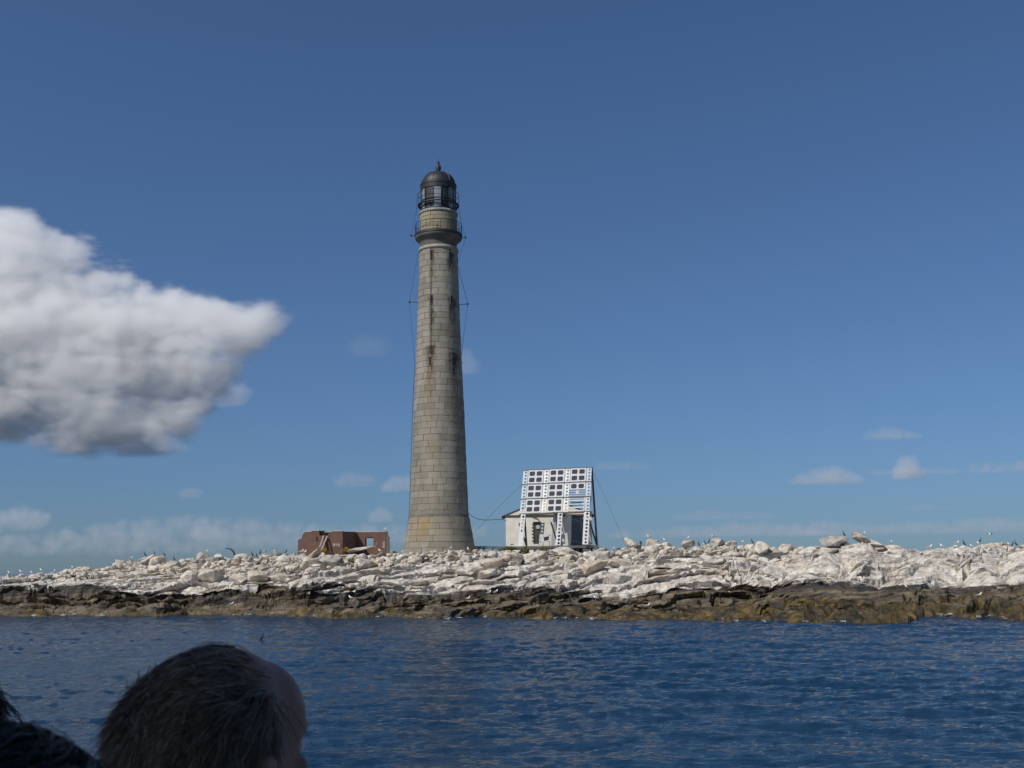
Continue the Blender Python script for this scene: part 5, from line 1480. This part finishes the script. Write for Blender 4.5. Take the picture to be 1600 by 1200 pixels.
small = [
 ([(1236, 752), (1265, 742), (1290, 735), (1312, 730), (1330, 742), (1350, 752), (1340, 764), (1240, 766)], 8, .0015, 'low cloud with a bright puff, left one of the pair over the right horizon'),
 ([(1400, 745), (1405, 722), (1428, 718), (1436, 735), (1440, 752), (1420, 760), (1400, 758)], 8, .0018, 'bright puffy cloud, right one of the pair over the right horizon'),
 ([(1340, 742), (1400, 736), (1500, 732), (1600, 722), (1720, 724), (1720, 742), (1560, 746), (1440, 752), (1345, 750)], 7, .0013, 'long thin grey-blue cloud stretching to the right edge'),
 ([(1345, 683), (1385, 671), (1410, 673), (1438, 684), (1435, 697), (1380, 693)], 7, .0009, 'small flat greyish cloud alone high on the right'),
 ([(0, 802), (40, 795), (62, 798), (78, 812), (60, 824), (0, 824), (-60, 820), (-60, 806)], 8, .0012, 'small pinkish cloud low at the left edge'),
 ([(296, 832), (325, 824), (352, 828), (356, 838), (310, 841)], 6, .0011, 'tiny pinkish cloud over the ridge left of the ruin'),
 ([(578, 806), (594, 796), (608, 802), (612, 814), (582, 815)], 6, .0011, 'tiny pale cloud above the brick ruin'),
 ([(598, 762), (615, 749), (638, 746), (646, 756), (640, 768), (604, 768)], 7, .0011, 'small pale cloud left of the lower lighthouse'),
 ([(520, 752), (545, 740), (572, 742), (586, 752), (570, 760), (530, 760)], 6, .0006, 'faint greyish cloud farther left of the lower lighthouse'),
 ([(720, 548), (732, 550), (748, 572), (744, 584), (718, 586)], 7, .0006, 'small pinkish wisp right of the middle of the lighthouse'),
 ([(545, 540), (572, 526), (600, 530), (606, 544), (590, 556), (560, 556)], 9, .0002, 'very faint wisp left of the middle of the lighthouse'),
 ([(340, 618), (362, 604), (382, 600), (388, 612), (378, 628), (345, 632)], 8, .0009, 'small detached puff right of the big cloud'),
 ([(280, 770), (300, 764), (316, 768), (310, 775), (285, 776)], 5, .0007, 'tiny grey fleck below the big cloud'),
 ([(930, 728), (980, 722), (1020, 730), (1000, 738), (940, 738)], 5, .0006, 'faint violet streak right of the top of the solar rack'),
 ([(1040, 808), (1100, 800), (1160, 802), (1210, 806), (1200, 816), (1080, 818)], 6, .0006, 'faint low cloud bank over the boulder field right of the rack'),
 ([(1230, 838), (1262, 828), (1300, 832), (1310, 842), (1240, 846)], 6, .0011, 'tiny pinkish cloud just left of the highest heap'),
 ([(1410, 800), (1450, 790), (1490, 796), (1485, 806), (1420, 808)], 6, .0007, 'faint grey cloud between the highest heap and the bright puffy cloud'),
]
for i, (poly, rp, dn, lab) in enumerate(small):
    cloud('cloud', poly, rp, 9000, 9000 / F * 1.6, dn * 2.8, lab, 50 + i, 1.5, 120, 0.6, 1.1, 0.7, SC, solid=1.5, inset=.25)
# hazy banks hugging the horizon
for i, (poly, lab) in enumerate([([(-200, 850), (60, 836), (200, 815), (300, 808), (420, 818), (520, 826), (640, 822), (760, 828), (760, 846), (600, 852), (300, 862), (-200, 866)], 'long faint cloud bank low on the horizon at left'),
                  ([(950, 834), (1080, 824), (1220, 818), (1350, 822), (1500, 815), (1700, 812), (1700, 836), (1400, 842), (1100, 846), (950, 846)], 'long faint cloud bank low on the horizon at right')]):
    cloud('cloud_bank', poly, 9, 14000, 14000 / F * 4, .0017, lab, 90 + i, 2.4, 500, 0.8, 1.0, 0.9, solid=1.3, inset=.25)
# ------------------------------------------------------------------ boat and passengers
DECK = 2.28
M_BOAT = simple('grey_boat_paint', (0.70, 0.68, 0.64), 0.6, 0.2, 1.0, bmp=0)
M_SKIN = simple('tanned_skin', (0.36, 0.18, 0.13), 0.55, 0.2, 20, bmp=0.1, bd=0.002)
M_JACK = simple('dark_jacket', (0.03, 0.032, 0.04), 0.9, 0.3, 12)
M_JEAN = simple('dark_trousers', (0.02, 0.022, 0.03), 0.9, 0.3, 12)
M_SHOE = simple('black_shoes', (0.012, 0.012, 0.012), 0.5, 0.2, 10, bmp=0)
def mat_hair(name, c1, c2):
    m, n, l, b = newmat(name); at_ = n.new('ShaderNodeAttribute'); at_.attribute_name = 'tone'
    l.new(ramp(n, l, at_.outputs['Fac'], [(0, c1), (1, c2)]), b.inputs['Base Color']); b.inputs['Roughness'].default_value = 0.45
    return m
M_HGREY = mat_hair('grey_hair', (0.09, 0.07, 0.052), (0.46, 0.39, 0.31))
M_HDARK = mat_hair('black_hair', (0.008, 0.007, 0.006), (0.03, 0.024, 0.02))
boat = empty('tour_boat', (0, -1.2, 0), 'grey boat with a roofed deck under the passengers in the foreground', 'boat')
def hull():
    mb = MB(); prof_ = []
    st = [(-7, 1.7), (-3, 2.1), (1, 2.1), (3.2, 1.5), (4.6, 0.15)]
    vs = []
    for y, w in st:
        for x, z in ((-w, DECK - 0.02), (-w * .92, 0.6), (-w * .5, -.6), (w * .5, -.6), (w * .92, 0.6), (w, DECK - 0.02)): vs.append((x, y, z))
    fs = [(i * 6 + k, i * 6 + k + 1, (i + 1) * 6 + k + 1, (i + 1) * 6 + k) for i in range(4) for k in range(5)]
    fs += [(0, 5, 4, 3, 2, 1), tuple(24 + k for k in range(6))] + [(i * 6 + 5, i * 6, (i + 1) * 6, (i + 1) * 6 + 5) for i in range(4)]
    mb.add(vs, fs); mb.build('hull', M_BOAT, boat)
hull()
MB().beam((0, -6.5, DECK + 2.42), (0, 1.0, DECK + 2.42), 4.3, 0.12).build('canopy', M_BOAT, boat)
MB().beam((0, -0.72, DECK + 1.18), (0, -0.60, DECK + 1.18), 4.1, 2.34).build('cabin_front', M_BOAT, boat)
for s_ in (-1, 1):
    MB().beam((s_ * 2.02, -6.4, DECK + 1.18), (s_ * 2.02, -0.74, DECK + 1.18), 0.06, 2.34).build('cabin_side', M_BOAT, boat)
    MB().beam((s_ * 2.02, -0.58, DECK + .5), (s_ * 2.02, 2.4, DECK + .5), 0.06, 0.95).build('bulwark', M_BOAT, boat)
    MB().beam((s_ * 2.02, 0.9, DECK + .98), (s_ * 2.02, 0.9, DECK + 2.36), 0.08, 0.08, (0, 1, 0)).build('canopy_post', M_BOAT, boat)

def remesh(name, prims, vox, mat, parent, smooth_it=6):
    """one continuous skin from overlapping ellipsoids and tapered limbs (local coordinates)"""
    bm = bmesh.new()
    for p in prims:
        if p[0] == 'e':
            _, c, a, rot = p
            M = Matrix.Translation(c) @ Euler(rot).to_matrix().to_4x4() @ Matrix.Diagonal((*a, 1))
            bmesh.ops.create_icosphere(bm, subdivisions=3, radius=1.0, matrix=M)
        else:
            _, a, b2, ra, rb2 = p
            a, b2 = Vector(a), Vector(b2); d = (b2 - a)
            M = Matrix.Translation((a + b2) / 2) @ d.to_track_quat('Z', 'Y').to_matrix().to_4x4()
            bmesh.ops.create_cone(bm, cap_ends=True, segments=14, radius1=ra, radius2=rb2, depth=d.length, matrix=M)
            for q, rr in ((a, ra), (b2, rb2)): bmesh.ops.create_icosphere(bm, subdivisions=2, radius=rr, matrix=Matrix.Translation(q))
    me = bpy.data.meshes.new(name); bm.to_mesh(me); bm.free()
    o = bpy.data.objects.new(name, me); COL.objects.link(o)
    m = o.modifiers.new('r', 'REMESH'); m.mode = 'VOXEL'; m.voxel_size = vox; m.use_smooth_shade = True
    if smooth_it: s_ = o.modifiers.new('s', 'SMOOTH'); s_.iterations = smooth_it; s_.factor = 0.6
    dg = bpy.context.evaluated_depsgraph_get(); dg.update()
    me2 = bpy.data.meshes.new_from_object(o.evaluated_get(dg)); o.modifiers.clear(); o.data = me2
    me2.materials.clear(); me2.materials.append(mat)
    o.parent = parent; return o

def person(head_w, face_dir, label, hair_mat, balding, seed, female=False, nstr=9000, lenh=0.07, wind=(-1, -.2, .1), hairline=None):
    """head_w: world position of the skull centre; the face looks along face_dir (radians from +X)"""
    hz = head_w[2] - DECK
    e = empty('person', (head_w[0], head_w[1], DECK), label, 'person', None, face_dir)
    H = Vector((0, 0, hz)); k = hz / 1.60
    P = [('e', H + Vector((-.005, 0, .0)), (.093, .076, .104), (0, 0, 0)), ('e', H + Vector((-.036, 0, .012)), (.072, .074, .082), (0, 0, 0)), ('e', H + Vector((-.03, 0, -.03)), (.062, .07, .065), (0, 0, 0)),
         ('e', H + Vector((.045, 0, .02)), (.052, .064, .066), (0, 0, 0)), ('e', H + Vector((.045, 0, -.06)), (.048, .052, .07), (0, .15, 0)),
         ('e', H + Vector((.06, 0, -.105)), (.03, .034, .026), (0, 0, 0)), ('c', H + Vector((.088, 0, -.015)), H + Vector((.108, 0, -.052)), .009, .015),
         ('e', H + Vector((.083, .0, .008)), (.016, .048, .011), (0, 0, 0)), ('e', H + Vector((.086, 0, -.082)), (.014, .026, .009), (0, 0, 0)),
         ('e', H + Vector((.08, .028, -.035)), (.014, .02, .014), (0, 0, 0)), ('e', H + Vector((.08, -.028, -.035)), (.014, .02, .014), (0, 0, 0))]
    for s_ in (-1, 1):
        c = H + Vector((-.008, s_ * .079, -.035))
        P += [('e', c, (.019, .007, .033), (s_ * -.25, .15, 0)), ('e', c + Vector((-.008, s_ * .010, .008)), (.013, .006, .022), (0, .2, 0)), ('e', c + Vector((-.004, s_ * .004, -.024)), (.009, .006, .012), (0, 0, 0))]
    sw = .19 if not female else .165
    sh = hz - .24
    P += [('c', H + Vector((-.02, 0, -.06)), Vector((-.035, 0, sh + .02)), .056, .064), ('c', (-.035, -.09, sh), (-.035, .09, sh), .075, .075),
          ('e', (-.03, 0, sh - .16), (.115, .165, .21), (0, 0, 0)), ('e', (-.025, 0, sh - .38), (.105, .145, .17), (0, 0, 0)), ('e', (-.03, 0, sh - .56), (.115, .165, .13), (0, 0, 0))]
    hipz = sh - .6
    cloth, trous, shoes = [('e', (-.03, 0, sh - .16), (.135, .185, .22), (0, 0, 0)), ('e', (-.025, 0, sh - .38), (.125, .165, .2), (0, 0, 0)), ('e', (-.03, 0, sh - .54), (.135, .18, .12), (0, 0, 0)), ('c', (-.035, -.1, sh - .005), (-.035, .1, sh - .005), .088, .088)], [('e', (-.03, 0, sh - .62), (.13, .178, .12), (0, 0, 0))], []
    for s_ in (-1, 1):
        S_ = Vector((-.035, s_ * sw, sh - .02)); E_ = Vector((-.05, s_ * (sw + .05), sh - .31)); W_ = Vector((.04, s_ * (sw + .03), sh - .55))
        P += [('c', S_, E_, .052, .040), ('c', E_, W_, .038, .026), ('e', W_ + Vector((.015, 0, -.05)), (.022, .036, .048), (0, 0, 0))]
        cloth += [('c', S_, E_, .070, .056), ('c', E_, W_, .054, .040)]
        for f, (dx, ln) in enumerate(((.026, .075), (.009, .085), (-.009, .08), (-.026, .062))):
            a = W_ + Vector((.02 , dx, -.085)); b2 = a + Vector((.010, dx * .25, -ln * .5)); c2 = b2 + Vector((.022, 0, -ln * .42))
            P += [('c', a, b2, .0095, .0088), ('c', b2, c2, .0085, .0072)]
        a = W_ + Vector((.03, -s_ * .02, -.03)); b2 = a + Vector((.03, -s_ * .022, -.03)); c2 = b2 + Vector((.012, -s_ * .006, -.032))
        P += [('c', a, b2, .012, .011), ('c', b2, c2, .0105, .009)]
        hp = Vector((-.03, s_ * .09, hipz)); kn = Vector((-.01, s_ * .1, hipz * .52)); an = Vector((-.04, s_ * .105, .09))
        P += [('c', hp, kn, .085, .056), ('c', kn, an, .054, .036), ('c', an, (.12, s_ * .12, .035), .035, .03)]
        trous += [('c', hp, kn, .098, .074), ('c', kn, an, .072, .062)]
        shoes += [('c', (-.06, s_ * .105, .045), (.15, s_ * .125, .04), .045, .038)]
    body = remesh('body', P, 0.0062, M_SKIN, e, 5)
    remesh('jacket', cloth, 0.014, M_JACK, e, 4); remesh('trousers', trous, 0.014, M_JEAN, e, 4); remesh('shoe', shoes[:1], 0.012, M_SHOE, e, 2); remesh('shoe', shoes[1:], 0.012, M_SHOE, e, 2)
    for s_ in (-1, 1):
        c = H + Vector((.078, s_ * .03, -.012)); bm = bmesh.new(); bmesh.ops.create_uvsphere(bm, u_segments=12, v_segments=8, radius=.012, matrix=Matrix.Translation(c))
        me = bpy.data.meshes.new('eye'); bm.to_mesh(me); bm.free(); me.materials.append(M_FEATHER); o = bpy.data.objects.new('eye', me); COL.objects.link(o); o.parent = e
        bm = bmesh.new(); bmesh.ops.create_uvsphere(bm, u_segments=10, v_segments=6, radius=.006, matrix=Matrix.Translation(c + Vector((.0075, 0, 0))))
        me = bpy.data.meshes.new('iris'); bm.to_mesh(me); bm.free(); me.materials.append(M_VOID); o = bpy.data.objects.new('iris', me); COL.objects.link(o); o.parent = e
    # hair: tapered strands rooted on the scalp, combed and blown
    me = body.data; n = len(me.vertices)
    co = np.empty(n * 3); me.vertices.foreach_get('co', co); co = co.reshape(-1, 3)
    no = np.empty(n * 3); me.vertex_normals.foreach_get('vector', no); no = no.reshape(-1, 3)
    q = co - np.array([0, 0, hz])
    # scalp: above a line that dips to the nape, in front stops at the hairline
    line = np.where(q[:, 0] > 0, -.005 + q[:, 0] * .9, -.005 + q[:, 0] * 1.1)
    mask = (q[:, 2] > line) & (q[:, 0] < .075) & (q[:, 2] > -.1) & (np.abs(q[:, 1]) < .084)
    ear = (np.abs(q[:, 1]) > .07) & (np.abs(q[:, 0] + .01) < .028) & (q[:, 2] < .0)
    mask &= ~ear
    idx = np.where(mask)[0]; rg = np.random.default_rng(seed)
    wgt = np.ones(len(idx))
    if balding:
        top = smooth(.03, .07, q[idx, 2]); fr = smooth(-.055, .0, q[idx, 0])
        wgt = 1 - 0.95 * top * fr; wgt *= 1 - 0.93 * smooth(.02, .04, q[idx, 0])
        wgt *= 1 - 0.6 * np.exp(-((q[idx, 0] + .03) ** 2 + (q[idx, 1] + .02) ** 2 + (q[idx, 2] - .085) ** 2) / .0006)
        wgt = np.clip(wgt, .03, 1); wgt *= 1 - .6 * np.exp(-((q[idx, 0] + .02) ** 2 + (q[idx, 2] - .095) ** 2) / .0012)
        wgt[(q[idx, 0] > .012) & (q[idx, 2] > .012)] *= .04; wgt[q[idx, 0] > .03] *= .03
    wgt /= wgt.sum()
    pick = rg.choice(idx, nstr, p=wgt)
    Rz = np.array(Matrix.Rotation(-face_dir, 3, 'Z')); wv = Rz @ np.array(wind, float)
    p = co[pick] + rg.normal(0, .0022, (nstr, 3)); nn = no[pick]; qq = p - np.array([0, 0, hz])
    flow = np.zeros((nstr, 3)); up_ = smooth(.0, .09, qq[:, 2]); flow[:, 0] = -.35 - .65 * up_; flow[:, 2] = -1.0 * (1 - up_)
    clump = np.stack([np.sin(qq @ np.array([61, 23, 47.]) + i * 2.1) + np.sin(qq @ np.array([-33, 71, 29.]) + i) for i in range(3)], -1)
    flow += 0.13 * clump + wv * 0.25 + rg.normal(0, .3, (nstr, 3))
    ln = lenh * np.clip(rg.normal(1, .3, nstr), .3, 1.9)
    if balding: ln *= 1 - .35 * smooth(.04, .08, qq[:, 2])
    K = 6; pts = [p]; cur = p.copy(); cen = np.array([0, 0, hz - .01]); ax3 = np.array([.104, .085, .110])
    for s_ in range(K - 1):
        el = (cur - cen) / ax3; rad = np.linalg.norm(el, axis=1, keepdims=True)
        nrm_ = el / ax3; nrm_ /= np.linalg.norm(nrm_, axis=1, keepdims=True)
        f = flow - nrm_ * (flow * nrm_).sum(1, keepdims=True); f /= np.linalg.norm(f, axis=1, keepdims=True) + 1e-9
        lift = (.32 if s_ == 0 else .10 + .04 * s_) + wv[None, :] @ nrm_.T.mean(1, keepdims=True) * 0
        windf = np.clip((nrm_ @ wv)[:, None], 0, 1)
        step = f + nrm_ * (lift - 0.35 * (rad > 1.12) * (1 - windf)) + wv * windf * .5 + rg.normal(0, .05, (nstr, 3))
        cur = cur + step / np.linalg.norm(step, axis=1, keepdims=True) * (ln / (K - 1))[:, None]
        pts.append(cur)
    pts = np.stack(pts, 1)                                   # n, K, 3
    d = np.gradient(pts, axis=1); vw = rg.normal(0, 1, (nstr, 1, 3))
    sd_ = np.cross(d, vw); sd_ /= np.linalg.norm(sd_, axis=2, keepdims=True) + 1e-9
    wd = np.array([.0006, .0006, .00055, .00045, .0003, .00008])[None, :, None]
    Vv = np.stack([pts - sd_ * wd, pts + sd_ * wd], 2).reshape(-1, 3)
    base = (np.arange(nstr) * K * 2)[:, None, None]; kk = (np.arange(K - 1) * 2)[None, :, None]
    Q = (base + kk + np.array([0, 1, 3, 2])[None, None, :]).reshape(-1, 4)
    hm = bpy.data.meshes.new('hair'); hm.vertices.add(len(Vv)); hm.vertices.foreach_set('co', Vv.ravel())
    hm.loops.add(Q.size); hm.loops.foreach_set('vertex_index', Q.ravel().astype(np.int32)); hm.polygons.add(len(Q)); hm.polygons.foreach_set('loop_start', np.arange(0, Q.size, 4, dtype=np.int32))
    hm.polygons.foreach_set('use_smooth', np.ones(len(Q), bool)); hm.update(calc_edges=True)
    tn = np.repeat(np.clip(rg.beta(1.3, 2.2, nstr) + .25 * clump[:, 0] * .3, 0, 1), K * 2); a = hm.attributes.new('tone', 'FLOAT', 'POINT'); a.data.foreach_set('value', tn.astype(np.float32))
    hm.materials.append(hair_mat); ho = bpy.data.objects.new('hair', hm); COL.objects.link(ho); ho.parent = e
    # close under-layer so the scalp does not show through thick hair
    sc2 = idx[(rg.random(len(idx)) < 2)]
    return e
h1 = V(350, 1157, 1.27)
person(h1, R_(52), 'balding person with windblown grey hair, largest head in the foreground, seen from behind', M_HGREY, True, 5, nstr=60000, lenh=.033, wind=(-1, .1, .15))
h2 = V(-40, 1436, 0.72)
person(h2, R_(80), 'person with smooth black hair, only the head top showing at the bottom left corner', M_HDARK, False, 6, True, 22000, .07, (.25, .2, 0))
h3 = V(-104, 1185, 1.5)
person(h3, R_(60), 'person with black hair at the left edge, only a tuft and sliver of face showing', M_HDARK, False, 7, False, 14000, .05, (.8, 0, .2))
